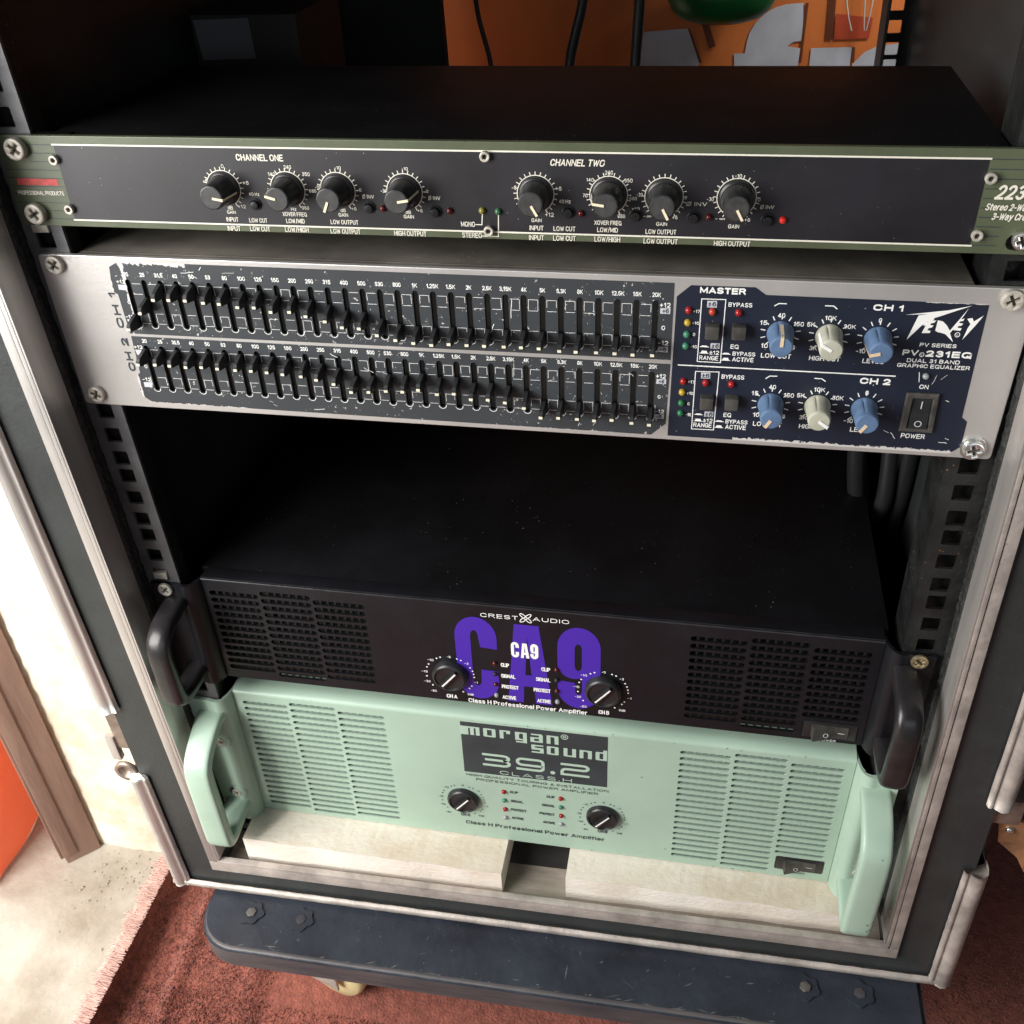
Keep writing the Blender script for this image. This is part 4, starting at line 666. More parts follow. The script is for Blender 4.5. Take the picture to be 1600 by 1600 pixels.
# ================================================================== crossover
t = thing('crossover', 'olive green and black one-unit stereo crossover, the topmost rack unit', 'crossover', (0, 75, 103.4))
plate('front_panel', [[(-243.6, 103.4), (-243.6, 147.6), (239, 147.6), (239, 103.4)]], [stad(222.5, 239 - 1.5, 105.2, 112.2)], 0, 3, M_['olive'], t, .35)
box('cover', -219, 217, 3.1, 152, 104.5, 146.4, M_['covblack'], t, .6)
box('cover_tab', -226, -206, 3.1, 9, 146.45, 147.3, M_['covblack'], t, .3)
mb = MB(); P4 = XPOLY
mb.add([(x, -.12, z) for x, z in [(-213.2, 143.2), (-213.4, 107.2), (208.5, 107.2), (208.4, 143.2)]], [(0, 1, 2, 3)]); mb.build('black_field', M_['xblack'], t)
mb = MB(); mb.ribbon([(-213.8, 143.6), (208.8, 143.6)], .75, -.2); mb.ribbon([(-213.8, 106.9), (208.9, 106.9)], .75, -.2)
for pts in (XMONO[:3], XMONO[3:]): mb.ribbon(pts, .42, -.22 if pts is XMONO else -.24)
def ringticks(mb, x, z, r0, r1, a0, a1, n, wd, y, arc=True, mi=0):
    if arc:
        pts = [(x + r0 * math.sin(math.radians(a0 + (a1 - a0) * i / 60)), z + r0 * math.cos(math.radians(a0 + (a1 - a0) * i / 60))) for i in range(61)]; mb.ribbon(pts, wd, y, mi)
    for i in range(n):
        a = math.radians(a0 + (a1 - a0) * i / (n - 1)); s_, c = math.sin(a), math.cos(a); mb.ribbon([(x + (r0 + .1) * s_, z + (r0 + .1) * c), (x + r1 * s_, z + r1 * c)], wd, y - .02, mi)
for x, z, a in XKN: ringticks(mb, x, z, 8.4, 9.9, -148, 148, 21, .4, -.2)
mb.build('line_print', M_['cream'], t)
mb = MB()
for i in range(10):
    z = 143.4 - 4.02 * i; mb.ribbon([(-243.2 if i not in (1, 2, 8, 9) else -228, z), (-213.9, z)], .38, -.1)
    mb.ribbon([(209.2, z), (238.7 if i not in (7, 8, 9) else 219, z)], .38, -.1)
split_letters(mb, 'panel_groove', M_['dim'], t)
mb = MB(); mb.add([(x, -.16, z) for x, z in XRED], [(0, 1, 2, 3)]); mb.build('red_band', M_['redband'], t)
mb = MB()
for s, cx, cz, wd, h, k in XT:
    if cx > 200 and s == '223': wd *= 1.0
    put_text(mb, s, cx, cz, wd, h, -.3, 0, .16 if h < 2.6 else .24, .22 if (k == 'i' or s == 'CHANNEL TWO') else 0)
split_letters(mb, 'lettering', M_['cream'], t)
def rot_sector(x, z, y, ang, r0, r1, wd, m, parent, name='pointer', y1=None, sides=None):
    s_, c = math.sin(math.radians(ang)), math.cos(math.radians(ang)); px, pz = c, -s_
    mb = MB(); q = [(x + r0 * s_ + px * wd / 2, z + r0 * c + pz * wd / 2), (x + r0 * s_ - px * wd / 2, z + r0 * c - pz * wd / 2), (x + r1 * s_ - px * wd / 2, z + r1 * c - pz * wd / 2), (x + r1 * s_ + px * wd / 2, z + r1 * c + pz * wd / 2)]
    v = [(a, y, b) for a, b in q] + [(a, y + .8, b) for a, b in q]; mb.add(v, [(3, 2, 1, 0), (0, 1, 5, 4), (1, 2, 6, 5), (2, 3, 7, 6), (3, 0, 4, 7)])
    if sides:
        rb, yb = sides
        e = [(x + r1 * s_ + px * wd / 2, y, z + r1 * c + pz * wd / 2), (x + r1 * s_ - px * wd / 2, y, z + r1 * c - pz * wd / 2), (x + rb * s_ - px * wd / 2, yb, z + rb * c - pz * wd / 2), (x + rb * s_ + px * wd / 2, yb, z + rb * c + pz * wd / 2)]
        mb.add(e, [(0, 1, 2, 3)])
    return mb.build(name, m, parent)
for i, (x, z, a) in enumerate(XKN):
    D = 14.5
    kb = lathe('knob', x, z, [(7.8, .2), (7.8, 1.6), (7.3, 2.1), (6.9, 2.3), (6.2, 9), (5.9, D - .8), (5.5, D - .1), (5.2, D)], M_['knobblack'], t, 0, 40, lambda a_, d: 1 - (.03 if d > 3 and math.cos(a_ * 9) > .75 else 0))
    mb = MB(); mb.disc(x, z, 5.0, -D - .06, 28); mb.build('knob_face', M_['greyface'], kb)
    rot_sector(x, z, -D - .5, a, .6, 5.75, 1.1, M_['pointer'], kb, sides=(7.45, -2.4))
for x, z in XBTN:
    v, f = shape([circ(x, z, 2.9)], [circ(x, z, 2.2)], .8, .15); mk('button_collar', [(p, q - .45, r) for p, q, r in v], f, M_['knobblack'], t)
    lathe('push_button', x, z, [(2.1, .1), (2.1, 2.0), (1.8, 2.5), (1.2, 2.6)], M_['knobblack'], t, 0, 20)
for x, z, c in XLED: led(x, z, 1.55, {'r': M_['reddark'], 'R': M_['redlit'], 'y': M_['yellowdull'], 'g': M_['greendull']}[c], t, -.13)
for x, z in XSCR: screw(x + .4, z - .6, 2.35, t, M_['steel'], -.1, 2.4, kind='hex')
ear_screw(-232.2, 142.0, t, M_['steel'], 5.3, 4.4, .9); ear_screw(-232.6, 110.3, t, M_['steel'], 5.2, 4.4, .5); ear_screw(228, 110.6, t, M_['nickel'], 3.9, 4.2, .4, washer=0)
# ================================================================== equalizer
t = thing('graphic_equalizer', 'silver two-unit graphic equalizer with two rows of faders and blue knobs', 'equalizer', (0, 75, 0))
COLX = [-194.1 + 9.013 * i for i in range(31)]; ROW = ((76.2, 49.4), (38.6, 11.2))
slots = [stad(x - 1.45, x + 1.45, b, a, 5) for a, b in ROW for x in COLX]
plate('front_panel', [rrect(-241.3, 241.3, 0, 88.1, 2.2, 4)], slots + [[(197.4, 14.6), (210.0, 14.6), (209.3, 33.8), (197.4, 33.8)][::-1]], 0, 3, M_['silver'], t, .4)
fpm = [o for o in t.children if o.name.startswith('front_panel')][0]; fpm.data.materials.append(M_['slotdark'])
for p in fpm.data.polygons:
    c_ = p.center
    if abs(p.normal.y) < .5 and -.199 < c_.x < .08 and .006 < c_.z < .08: p.material_index = 1  # slot walls coloured dark, standing in for shade inside the slots
box('slot_backing', -200, 82, 9, 9.6, 8, 79, M_['slotdark'], t)
box('cover', -223, 216.5, 3.1, 148, 1, 86.6, M_['covgrime'], t, .8); 
mb = MB(); mb.box(-222, 216, 3.2, 4.0, 86.62, 87.5); mb.box(-222, 216, 8.5, 9.2, 86.62, 86.95); mb.build('cover_seam', M_['covgrime'], t)
wide = [stad(x - 1.46, x + 1.46, b - .01, a + .01, 5) for a, b in ROW for x in COLX]
def printed(name, outer, holes, y, m): 
    v, f = shape([outer], holes); return mk(name, [(a, b + y, c) for a, b, c in v], f, m, t)
printed('fader_field', E_F1, wide[:31], -.12, M_['slate']); printed('fader_field', E_F2, wide[31:], -.12, M_['slate']); printed('master_field', E_NAVY, [[(197.3, 14.5), (210.1, 14.5), (209.4, 33.9), (197.3, 33.9)]], -.12, M_['navy'])
# printed grid between the faders, with the little outlines hugging each slot
mb = MB()
for a, b in ROW:
    for k, fz in enumerate((.085, .30, .53, .70, .915)):
        z = a + (b - a) * fz
        for i in range(30):
            if k == 2: mb.ribbon([(COLX[i] + 1.9, z), (COLX[i + 1] - 1.9, z)], .45, -.2, 1); continue
            mb.ribbon([(COLX[i] + 2.2, z), (COLX[i + 1] - 2.2, z)], .22, -.2)
    for i, x in enumerate(COLX):
        for z0_, z1_ in ((a - 2.3, a - 8.1), (a - 18.8, b + 2.2)):
            for sg in (-1, 1):
                if random.random() < .45: continue
                mb.ribbon([(x + sg * 2.2, z0_), (x + sg * 2.2, z0_ + (z1_ - z0_) * random.uniform(.5, 1))], .2, -.22)
        pts = [(x + 2.0 * math.cos(q), b + 1.45 + 2.0 * math.sin(q)) for q in [math.radians(-165 + 15 * j) for j in range(12)]]; mb.ribbon(pts, .3, -.24)
for i, bx in enumerate(E_BOX): mb.ribbon(bx, .42, -.2, 0, True)
mb.ribbon(E_LINE, .6, -.2)
for sy in E_SYM: mb.ribbon(sy, .5, -.2)
for x, z, up in E_ICON:
    mb.ribbon([(x - 2, z - .55), (x + 2, z - .55)], .35, -.2); h = 1.1 if up else .45
    mb.add([(x - 1.6, -.21, z - .4), (x + 1.6, -.21, z - .4), (x + 1.1, -.21, z - .3 + h), (x - 1.1, -.21, z - .3 + h)], [(0, 1, 2, 3)])
for x, z, a, c in E_KN: ringticks(mb, x, z, 7.1, 9.0, -135, 135, 11, .5, -.2, False)
mb.build('line_print', M_['white'], t, mats=[M_['white'], M_['dim']])
mb = MB()
for q in E_GREY: mb.add([(x, -.18, z) for x, z in q], [(3, 2, 1, 0)] if False else [(0, 1, 2, 3)])
split_letters(mb, 'grey_label_patch', M_['bgrey'], t)
mb = MB(); FR = ['20', '25', '31.5', '40', '50', '63', '80', '100', '125', '160', '200', '250', '315', '400', '500', '630', '800', '1K', '1.25K', '1.5K', '2K', '2.5K', '3.15K', '4K', '5K', '6.3K', '8K', '10K', '12.5K', '16K', '20K']
for z in (79.0, 41.4):
    for x, s in zip(COLX, FR): put_text(mb, s, x + .2, z, len(s.replace('.', '')) * 1.38 + (.5 if '.' in s else 0), 2.25, -.3, 0, .22)
for s, cx, cz, wd, h, k in ET:
    put_text(mb, s, cx, cz, wd, h, -.3 - (.02 if s == 'PV' else 0), 1 if k == 'd' else 0, .34 if k == 'x' and h > 3 else (.26 if k == 'x' else .22))
for s, cx, cz, wd, h in (('CH 1', -205.2, 58.6, 20.5, 4.0), ('CH 2', -205.8, 32.5, 20.0, 4.0)): put_text(mb, s, cx, cz, wd, h, -.14, 1, .36, 0, PI / 2)
for i, q in enumerate(E_LOGO): mb.add([(x, -.3 - .015 * i, z) for x, z in q], [tuple(range(len(q)))])
random.seed(31)
for cx, cz, L, a in [(-159.5, 81.2, 7, .1), (-156, 79.2, 3, -.7), (-137.5, 81.6, 6, .05), (-152, 83.5, 2, .9), (66, 36.5, 3, -.7), (-88, 38.5, 4, -.5), (-70, 31, 5.5, -.5), (-60, 29, 5.5, -.35), (-116, 31, 3, .2), (194, 10.5, 4, -.9), (190.5, 12.6, 3, -.5), (219, 10.5, 2, -.4), (200, 43, 5, -1.4), (207, 42, 5, 1.3), (211, 43.5, 3.5, .8), (215, 31, 1.5, -.3), (217.5, 8.2, 4, -.1), (-101, 5.6, 6, .1), (-128, 8.5, 2.2, -.3), (-126, 6.4, 2.2, -.3), (40, 6, 2.2, 1.2), (48, 7, 2.6, 1.0), (7, 36, 7, 1.55), (7, 69, 10, 1.5), (-3, 58, 5, 1.2)]:
    dx, dz = math.cos(a) * L / 2, math.sin(a) * L / 2; pts = [(cx - dx, cz - dz), (cx - dx * .3 + random.uniform(-.3, .3), cz - dz * .3 + random.uniform(-.3, .3)), (cx + dx * .4, cz + dz * .4 + random.uniform(-.3, .3)), (cx + dx, cz + dz)]
    mb.ribbon(pts, random.uniform(.12, .32), -.36)
split_letters(mb, 'lettering', M_['white'], t, [M_['white'], M_['dim']])
# faders
V1 = [1.0, .46, .0, .0, .0, .02, .04, .12, .10, .22, .2, .3, .43, .59, .61, .8, .93, .98, 1, .97, .97, .96, .97, .95, .97, 1, 1, 1, 1, 1, 1]
V2 = [0, 0, 0, 0, 0, 0, .02, .03, .04, .08, .11, .18, .3, .53, .5, .41, .41, .33, .42, .39, .53, .51, .56, .7, 1, .95, .97, .97, .94, .97, 1]
prof = [(-1.0, 3.9), (-2.3, 3.9), (-9.5, 1.9), (-10.5, .9), (-10.7, -1.7), (-9.9, -2.4), (-2.3, -3.9), (-1.0, -3.9)]
vv = [(x, y, z) for x in (-1.1, 1.1) for y, z in prof]; n = 8
ff = [tuple(range(n)), tuple(range(2 * n - 1, n - 1, -1))] + [((i + 1) % n, i, n + i, n + (i + 1) % n) for i in range(n)]
capme = None
def lmesh(name, v, f, m):
    me = bpy.data.meshes.new(name); me.from_pydata([(a * S, b * S, c * S) for a, b, c in v], [], f); me.materials.append(m); return me
capme = lmesh('fader_cap', vv, ff, M_['fader'])
bm = bmesh.new(); bm.from_mesh(capme); bmesh.ops.recalc_face_normals(bm, faces=bm.faces); bmesh.ops.bevel(bm, geom=[e for e in bm.edges if e.calc_face_angle(0) > .7], offset=.22 * S, segments=2, affect='EDGES'); bm.to_mesh(capme); bm.free()
mkme = lmesh('cap_mark', [(x, y, z) for x in (-.95, .95) for y, z in ((-10.85, -.2), (-11.0, -1.5), (-10.2, -1.5), (-10.2, -.2))], [(0, 1, 2, 3), (7, 6, 5, 4), (0, 4, 5, 1), (1, 5, 6, 2), (3, 7, 4, 0)], M_['fmark'])
stme = lmesh('cap_stem', [(x, y, z) for x in (-.6, .6) for y in (-1.2, 9) for z in (-2.2, 2.2)], BF, M_['slotdark'])
g = org(t); random.seed(4)
for (a, b), vals in zip(ROW, (V1, V2)):
    for x, q in zip(COLX, vals):
        z = a - 5.0 - (a - b - 9.2) * q
        o = bpy.data.objects.new('fader_cap', capme); C.objects.link(o); o.parent = t; o.location = ((x - g.x) * S, (0 - g.y) * S, (z - g.z) * S); o.rotation_euler = (random.uniform(-.02, .03), random.uniform(-.03, .03), random.uniform(-.05, .05))
        for me, nm in ((mkme, 'cap_mark'), (stme, 'cap_stem')): c = bpy.data.objects.new(nm, me); C.objects.link(c); c.parent = o
for x, z, c in E_LED: led(x + .2, z + .4, 1.7, {'r': M_['red'], 'o': M_['orange_l'], 'y': M_['yellow'], 'g': M_['green'], 'G': M_['greend']}[c], t, -.13)
led(E_PLED[0], E_PLED[1] + .4, 1.5, M_['clear'], t, -.13)
for x, z in E_BTN:
    box('push_button', x + .6 - 3.2, x + .6 + 3.2, -5.2, .5, z + 2.4 - 3.3, z + 2.4 + 3.3, M_['bezel'], t, .6)
for x, z, a, c in E_KN:
    D = 15.5; m = M_['blue'] if c == 'b' else M_['ivory']
    fl = lambda a_, d: 1 - (.13 * max(0, math.cos(a_ * 6 + 1.57)) ** 8 if 1.6 < d < D - 2 else 0)
    kb = lathe('knob', x, z, [(6.1, .3), (6.25, 1.2), (5.9, 2.2), (5.55, 7), (5.3, D - 1.8), (5.2, D - .7), (4.7, D - .1), (4.0, D)], m, t, 0, 72, fl)
    rot_sector(x, z, -D - .35, a, .4 if c == 'b' else -.2, 5.15, 1.5, M_['tan'] if c == 'b' else M_['white'], kb, sides=(5.9, -3.5))
# rocker power switch in a grey bezel
sw = plate('power_switch', [[(195.9, 14.0), (211.4, 14.0), (210.6, 35.2), (195.9, 35.2)]], [[(199.2, 16.2), (208.6, 16.2), (208.2, 32.4), (199.2, 32.4)]], -2.2, -.1, M_['bezel'], t, .7)
mb = MB(); mb.add([(x, y, z) for x in (199.6, 208.0) for y, z in ((-.4, 32.1), (-1.4, 24), (-2.8, 16.5), (3, 16.5), (3, 32.1))], [(0, 1, 6, 5), (1, 2, 7, 6), (2, 3, 8, 7), (3, 4, 9, 8), (4, 0, 5, 9), (4, 3, 2, 1, 0), (5, 6, 7, 8, 9)])
rk = mb.build('rocker', M_['knobblack'], sw)
mb = MB(); mb.ribbon([(203.8, 30.5), (203.8, 27)], .5, -1.45)
ringp = [(203.7 + 1.5 * math.cos(2 * PI * k / 20), 19.2 + 1.5 * math.sin(2 * PI * k / 20)) for k in range(20)]; mb.ribbon(ringp,   .45, -2.75, 0, True)
mb.build('switch_marks', M_['bgrey'], sw)
ear_screw(-231.9, 83.2, t, M_['steel'], 5.0, 3.0, .9); ear_screw(-231.7, 7.3, t, M_['steel'], 5.0, 3.0, 1.2); ear_screw(231.2, 83.4, t, M_['steel'], 5.0, 3.2, .5); ear_screw(231.9, 6.2, t, M_['nickel'], 4.9, 2.6, .3, washer=6.3)

# ================================================================== the two power amplifiers
def amp(kind):
    cr = kind == 'crest'
    ztop, zbot, yf = (-131.6, -220.2, 8.) if cr else (-237.0, -369.6, 11.)
    x0, x1 = (-206.8, 216.8) if cr else (-209.5, 218.0)
    m = M_['crest'] if cr else M_['mint']; mm_ = M_['mesh'] if cr else M_['mintmesh']
    t = thing('power_amplifier', 'satin black two-unit power amplifier with purple lettering and rubber handles' if cr else 'mint green three-unit power amplifier resting on the wooden blocks', 'amplifier', (5, 150, zbot))
    # slots
    holes = []; cols = [(-203.4, -169.5), (-168.0, -133.6), (-132.4, -97.8)], [(106.6, 140.4), (142.0, 176.4), (178.2, 212.4)]
    pitch, hh = (6.05, 4.0) if cr else (6.18, 3.3); top = -143.6 if cr else -249.4; n1 = 12 if cr else 19
    for side in range(2):
        for ci, (a, b) in enumerate(cols[side]):
            up = pitch / 2 if ci == 1 else 0; n = n1 + (1 if ci == 1 else 0)
            if ci == 2 and side == 1: n = 10 if cr else 16
            for r in range(n):
                z = top + up - r * pitch
                if z - hh / 2 < zbot + (4.0 if cr else 2.2): continue
                holes.append(stad(a, b, z - hh / 2, z + hh / 2, 4))
    swz = (-203.0, -217.2) if cr else (-346.6, -361.0)
    swr = [rrect(179.8, 213.2, swz[1], swz[0], 1.5, 3)]
    zt2 = ztop if cr else ztop - 4
    fp = plate('front_panel', [[(x0, zbot), (x1, zbot), (x1, zt2), (x0, zt2)]], holes + swr, yf, yf + 1.1, m, t)
    if not cr:   # rolled top edge
        v = []; f = []
        for i in range(7):
            a = PI / 2 * i / 6
            for x in (x0, x1): v.append((x, yf + 8 * (1 - math.cos(a)), ztop - 4 + 4 * math.sin(a)))
        for i in range(6): f.append((2 * i, 2 * i + 1, 2 * i + 3, 2 * i + 2))
        v += [(x0, yf + 20, ztop), (x1, yf + 20, ztop)]; f.append((12, 13, 15, 14)); mk('rolled_top_edge', v, f, m, t, True)
    box('cover', x0 - 5, x1 + 3, (yf + 12) if cr else yf + 20, 390, zbot + 1, ztop - (.4 if cr else 1), M_['covblack'] if cr else m, t, .8)
    if cr:
        v = []; f = []
        for i in range(6):
            a = PI / 2 * i / 5
            for x in (x0, x1): v.append((x, yf - .25 + 1.5 * (1 - math.cos(a)), ztop - 1.3 + 1.5 * math.sin(a)))
        for i in range(5): f.append((2 * i, 2 * i + 1, 2 * i + 3, 2 * i + 2))
        mk('folded_top_edge', v, f, M_['crestedge'], t, True)
        box('cover_lip', x0, x1, yf + 1.65, yf + 12, ztop - 1.6, ztop - .2, M_['crest'], t, .4)
    # perforated sheet behind the slots
    for si, (a, b) in enumerate(((x0 + 1, -95), (104, x1 - 1))):
        hs = []
        for ci, (ca, cb) in enumerate(cols[si]):
            up = pitch / 2 if ci == 1 else 0; n = n1 + (1 if ci == 1 else 0)
            for r in range(n):
                z = top + up - r * pitch - (1.2 if cr else .35); hz = 1.6 if cr else 1.1
                if z - hz < zbot + 1.5 or z + hz > ztop - 4: continue
                x = ca + .3
                while x + 3.3 < cb: hs.append([(x, z - hz), (x + 3.3, z - hz), (x + 3.3, z + hz), (x, z + hz)]); x += 4.95
        sh = [[(a, zbot + 1), (b, zbot + 1), (b, ztop - 3), (a, ztop - 3)]]
        plate('perforated_sheet', sh, hs, yf + 1.9, yf + 2.6, mm_, t)
        box('filter', a, b, yf + 7, yf + 8, zbot + 1, ztop - 3, M_['slotdark'], t)
    # curved side castings with rack ears
    for sx in (-1, 1):
        xe = (-241.3 + 3) if sx < 0 else (241.3 + 2.2); xf = x0 if sx < 0 else x1
        inner = sx * -1
        def X(d): return xf + sx * d      # d mm outwards from the face edge
        W = abs(xe - xf)
        path = [(xe, 0), (X(13), 0), (X(9.5), -1.2), (X(6.5), -1.0), (X(3.6), 1.2), (X(1.6), 4.5), (X(.3), yf - .3), (X(.05), yf + 5)]
        pts2 = smoothpath([(a, b, 0) for a, b in path], 2); ztE = ztop - (1 if cr else 2)
        v = []; f = []; n = len(pts2)
        for (px, py, _) in pts2: v += [(px, py, ztE), (px, py, zbot)]
        for (px, py, _) in pts2: v += [(px + (sx * 1.2 if py > 1 else 0), py + 2.6, ztE), (px + (sx * 1.2 if py > 1 else 0), py + 2.6, zbot)]
        for i in range(n - 1):
            f.append((2 * i, 2 * i + 1, 2 * i + 3, 2 * i + 2)); f.append((2 * n + 2 * i, 2 * n + 2 * i + 2, 2 * n + 2 * i + 3, 2 * n + 2 * i + 1))
            f.append((2 * i, 2 * i + 2, 2 * n + 2 * i + 2, 2 * n + 2 * i)); f.append((2 * i + 1, 2 * n + 2 * i + 1, 2 * n + 2 * i + 3, 2 * i + 3))
        f.append((0, 2 * n, 2 * n + 1, 1))
        o = mk('rack_ear', v, f, m, t, True); bm = bmesh.new(); bm.from_mesh(o.data); bmesh.ops.recalc_face_normals(bm, faces=bm.faces); bm.to_mesh(o.data); bm.free()
        try: o.data.set_sharp_from_angle(angle=math.radians(50))
        except Exception: pass
        hx = -222.5 if sx < 0 else 228.5
        if cr:
            pth = smoothpath([(hx + 6 * -sx * 0, 1, -146), (hx, -9, -146), (hx, -28, -150), (hx, -33.5, -160), (hx, -33.5, -176), (hx, -33.5, -196), (hx, -32, -205), (hx, -20, -208), (hx, 1, -207)], 3)
            sweep('handle', pth, 7.6, 5.2, M_['crestrub'], t, 2.8, 18)
            ear_screw(-227.6 if sx < 0 else 234.6, -136.0 if sx < 0 else -136.2, t, M_['steel'] if sx < 0 else M_['brass'], 4.9, 2.6, .8)
        else:
            hx = -223.0 if sx < 0 else 230.5
            pth = smoothpath([(hx, 1, -254), (hx, -10, -255), (hx, -33, -268), (hx, -35, -282), (hx, -35, -300), (hx, -35, -340), (hx, -34.5, -353), (hx, -28, -355.5), (hx, -14, -352), (hx, 1, -351)], 3)
            sweep('handle', pth, 9.4, 4.8, m, t, 5, 20)
            wx = hx + 2 if sx < 0 else hx + 3.5
            for zz in (-280.6, -337.8):
                v, f = shape([circ(wx, zz, 7.4, 28)], [circ(wx, zz, 6.4, 24)], .6, .2); mk('screw_well', [(a, b - .4, c) for a, b, c in v], f, M_['mintmesh'], t)
                mb = MB(); mb.disc(wx, zz, 6.6, -.15, 24); mb.build('well_floor', M_['recess'], t)
                screw(wx - .8, zz - .8, 3.9, t, M_['steel'], -.2, 1.6, .5)
    # rocker switch
    sz0, sz1 = swz[1] + .2, swz[0] - .2
    hs = box('power_switch', 180.2, 212.9, yf - .6, yf + 4, sz0, sz1, M_['knobblack'] if not cr else M_['knobblack'], t, .5)
    mb = MB(); a0, a1 = sz0 + 2.2, sz1 - 2.2
    prf = [(185.5, yf - .5), (186.2, yf - 6.5), (190.5, yf - 5.0), (199, yf - 1.6), (207.5, yf - 1.4), (207.5, yf - .4)]
    v = [(x, y, z) for z in (a0, a1) for x, y in prf]; n = len(prf); mb.add(v, [tuple(range(n)), tuple(range(2 * n - 1, n - 1, -1))] + [((i + 1) % n, i, n + i, n + (i + 1) % n) for i in range(n)])
    rk = mb.build('rocker', M_['bezel'], hs)  # lighter grey stands in for the lit face of the black rocker
    bm = bmesh.new(); bm.from_mesh(rk.data); bmesh.ops.recalc_face_normals(bm, faces=bm.faces); bm.to_mesh(rk.data); bm.free()
    zm = (sz0 + sz1) / 2; mb = MB(); pts = [(194 + 1.3 * math.cos(2 * PI * k / 18), zm - .5 + 1.7 * math.sin(2 * PI * k / 18)) for k in range(18)]; mb.ribbon(pts, .4, yf - 4.2, 0, True); mb.ribbon([(201.6, zm), (205.2, zm)], .6, yf - 1.75)
    mb.build('switch_marks', M_['bgrey'], hs)
    ink = M_['white'] if cr else M_['darkplate']
    mb = MB()
    put_text(mb, 'POWER', 196.5, (-219.0 if cr else -363.4), 10, 1.8 if cr else 2.0, yf - .12, 0, .2)
    for KX, KZ in (C_KN if cr else M_KN):
        for s, dx, dz in C_RING:
            if s == '•': mb.disc(KX + dx, KZ + dz, .62, yf - .12, 10)
            else: put_text(mb, s, KX + dx, KZ + dz, len(s) * 1.35, 1.9, yf - .12, 0, .2)
    for s, cx, cz, wd, h, k in (CT if cr else MT):
        if s.startswith('Class'): h = 3.9; wd = wd if cr else wd; cz += .4
        elif s.startswith('CH '): h = 3.6
        elif s in ('CLIP', 'SIGNAL', 'PROTECT', 'ACTIVE'): h = 3.4 if cr else 2.7
        elif s in ('CREST', 'AUDIO'): h = 3.3; 
        if s == 'CREST': cz = -140.2; cx = -10.4
        if s == 'AUDIO': cz = -139.6
        if s == '®': h = wd
        if s == 'CA9': continue
        if s.startswith(('HIGH Q', 'PROFESSIONAL P')): h = 2.5
        if s == '®' and not cr: continue
        put_text(mb, s, cx, cz, wd, h, yf - .3, 0, .06 if s in ('CREST', 'AUDIO', ) or k == 'l' else .3)
    split_letters(mb, 'lettering', ink, t)
    for i, (x, z, c) in enumerate(C_LED if cr else M_LED):
        led(x + .3, z + .5, 1.75 if not cr else 1.6, {'r': M_['reddark'] if cr else M_['red'], 'g': M_['slotdark'] if cr else M_['green'], 'k': M_['clear']}[c], t, yf)
    for KX, KZ in (C_KN if cr else M_KN):
        R0 = 11.9; D = 6.6 if cr else 5.6
        kb = lathe('knob', KX, KZ, [(R0, .1), (R0, D - 3.4), (R0 - .5, D - 2.0), (R0 - 1.6, D - 1.1), (R0 - 2.1, D - 1.0), (R0 - 2.6, D - 2.0), (R0 - 6, D - 2.4), (1, D - 2.5)], M_['knobblack'], t, yf, 48)
        ang = math.radians(38); s_, c = math.sin(ang), math.cos(ang); mb = MB(); L0, L1 = -8.6, 8.6
        q = [(KX + L0 * s_ + c * 2.3, KZ + L0 * c - s_ * 2.3), (KX + L0 * s_ - c * 2.3, KZ + L0 * c + s_ * 2.3), (KX + L1 * s_ - c * 1.4, KZ + L1 * c + s_ * 1.4), (KX + L1 * s_ + c * 1.4, KZ + L1 * c - s_ * 1.4)]
        v = [(a, yf - D + 2.2, b) for a, b in q] + [(a, yf - D, b) for a, b in q]; mb.add(v, [(0, 1, 5, 4), (1, 2, 6, 5), (2, 3, 7, 6), (3, 0, 4, 7), (4, 5, 6, 7)]); gr = mb.build('grip_bar', M_['knobblack'], kb); bevel(gr, .4)
        mb = MB(); mb.ribbon([(KX - 7.2 * s_, KZ - 7.2 * c), (KX + 7.2 * s_, KZ + 7.2 * c)], 1.15, yf - D - .08); mb.build('pointer', M_['white'], kb)
    return t
def arcpts(cx, cz, rx, rz, a0, a1, n=10): return [(cx + rx * math.cos(math.radians(a0 + (a1 - a0) * i / n)), cz + rz * math.sin(math.radians(a0 + (a1 - a0) * i / n))) for i in range(n + 1)]
# --- black amplifier
t = amp('crest'); t['label'] = 'satin black two-unit power amplifier with purple lettering and rubber handles'
Y = 7.9
# heavy purple C, A, 9 made as filled outlines
c_out = arcpts(-26.6, -160, 13.6, 17.2, 180, 0, 16) + [(-13.2, -169.2), (-24.0, -168.2)] + arcpts(-27.5, -160, 2.6, 6, 0, 180, 8) + [(-30.1, -196)] + arcpts(-27.3, -198, 2.7, 5, 180, 360, 8) + [(-24.3, -188.2), (-13.4, -188.6)] + arcpts(-26.6, -198, 13.6, 17.2, 0, -180, 16)
a_out = [(-1.4, -145.5), (14.0, -145.5), (21.8, -214.6), (11.0, -214.6), (10.2, -199.5), (3.4, -199.5), (2.8, -214.6), (-7.6, -214.6)]
a_hole = [(6.6, -155), (8.6, -189), (4.6, -189)]
n_out = arcpts(39.2, -161, 13.6, 17.4, 180, 0, 16) + [(52.9, -198)] + arcpts(39.2, -198, 13.6, 16.5, 0, -180, 16) + [(25.6, -190.5), (36.6, -191.5), (36.8, -197)] + arcpts(39.0, -198, 2.2, 4, 180, 360, 6) + [(41.2, -188)] + arcpts(36, -176, 10.4, 12, -60, -150, 8) + [(25.6, -178)]
n_hole = arcpts(38.8, -162, 2.3, 4.5, 180, 0, 8) + arcpts(38.8, -176, 2.3, 4.5, 0, -180, 8)
v, f = shape([c_out], []); v2, f2 = shape([a_out], [a_hole]); v3, f3 = shape([n_out], [n_hole]); mb = MB()
for vq, fq in ((v, f), (v2, f2), (v3, f3)): mb.add([(a, Y, c) for a, b, c in vq], fq)
split_letters(mb, 'purple_letter', M_['purple'], t)
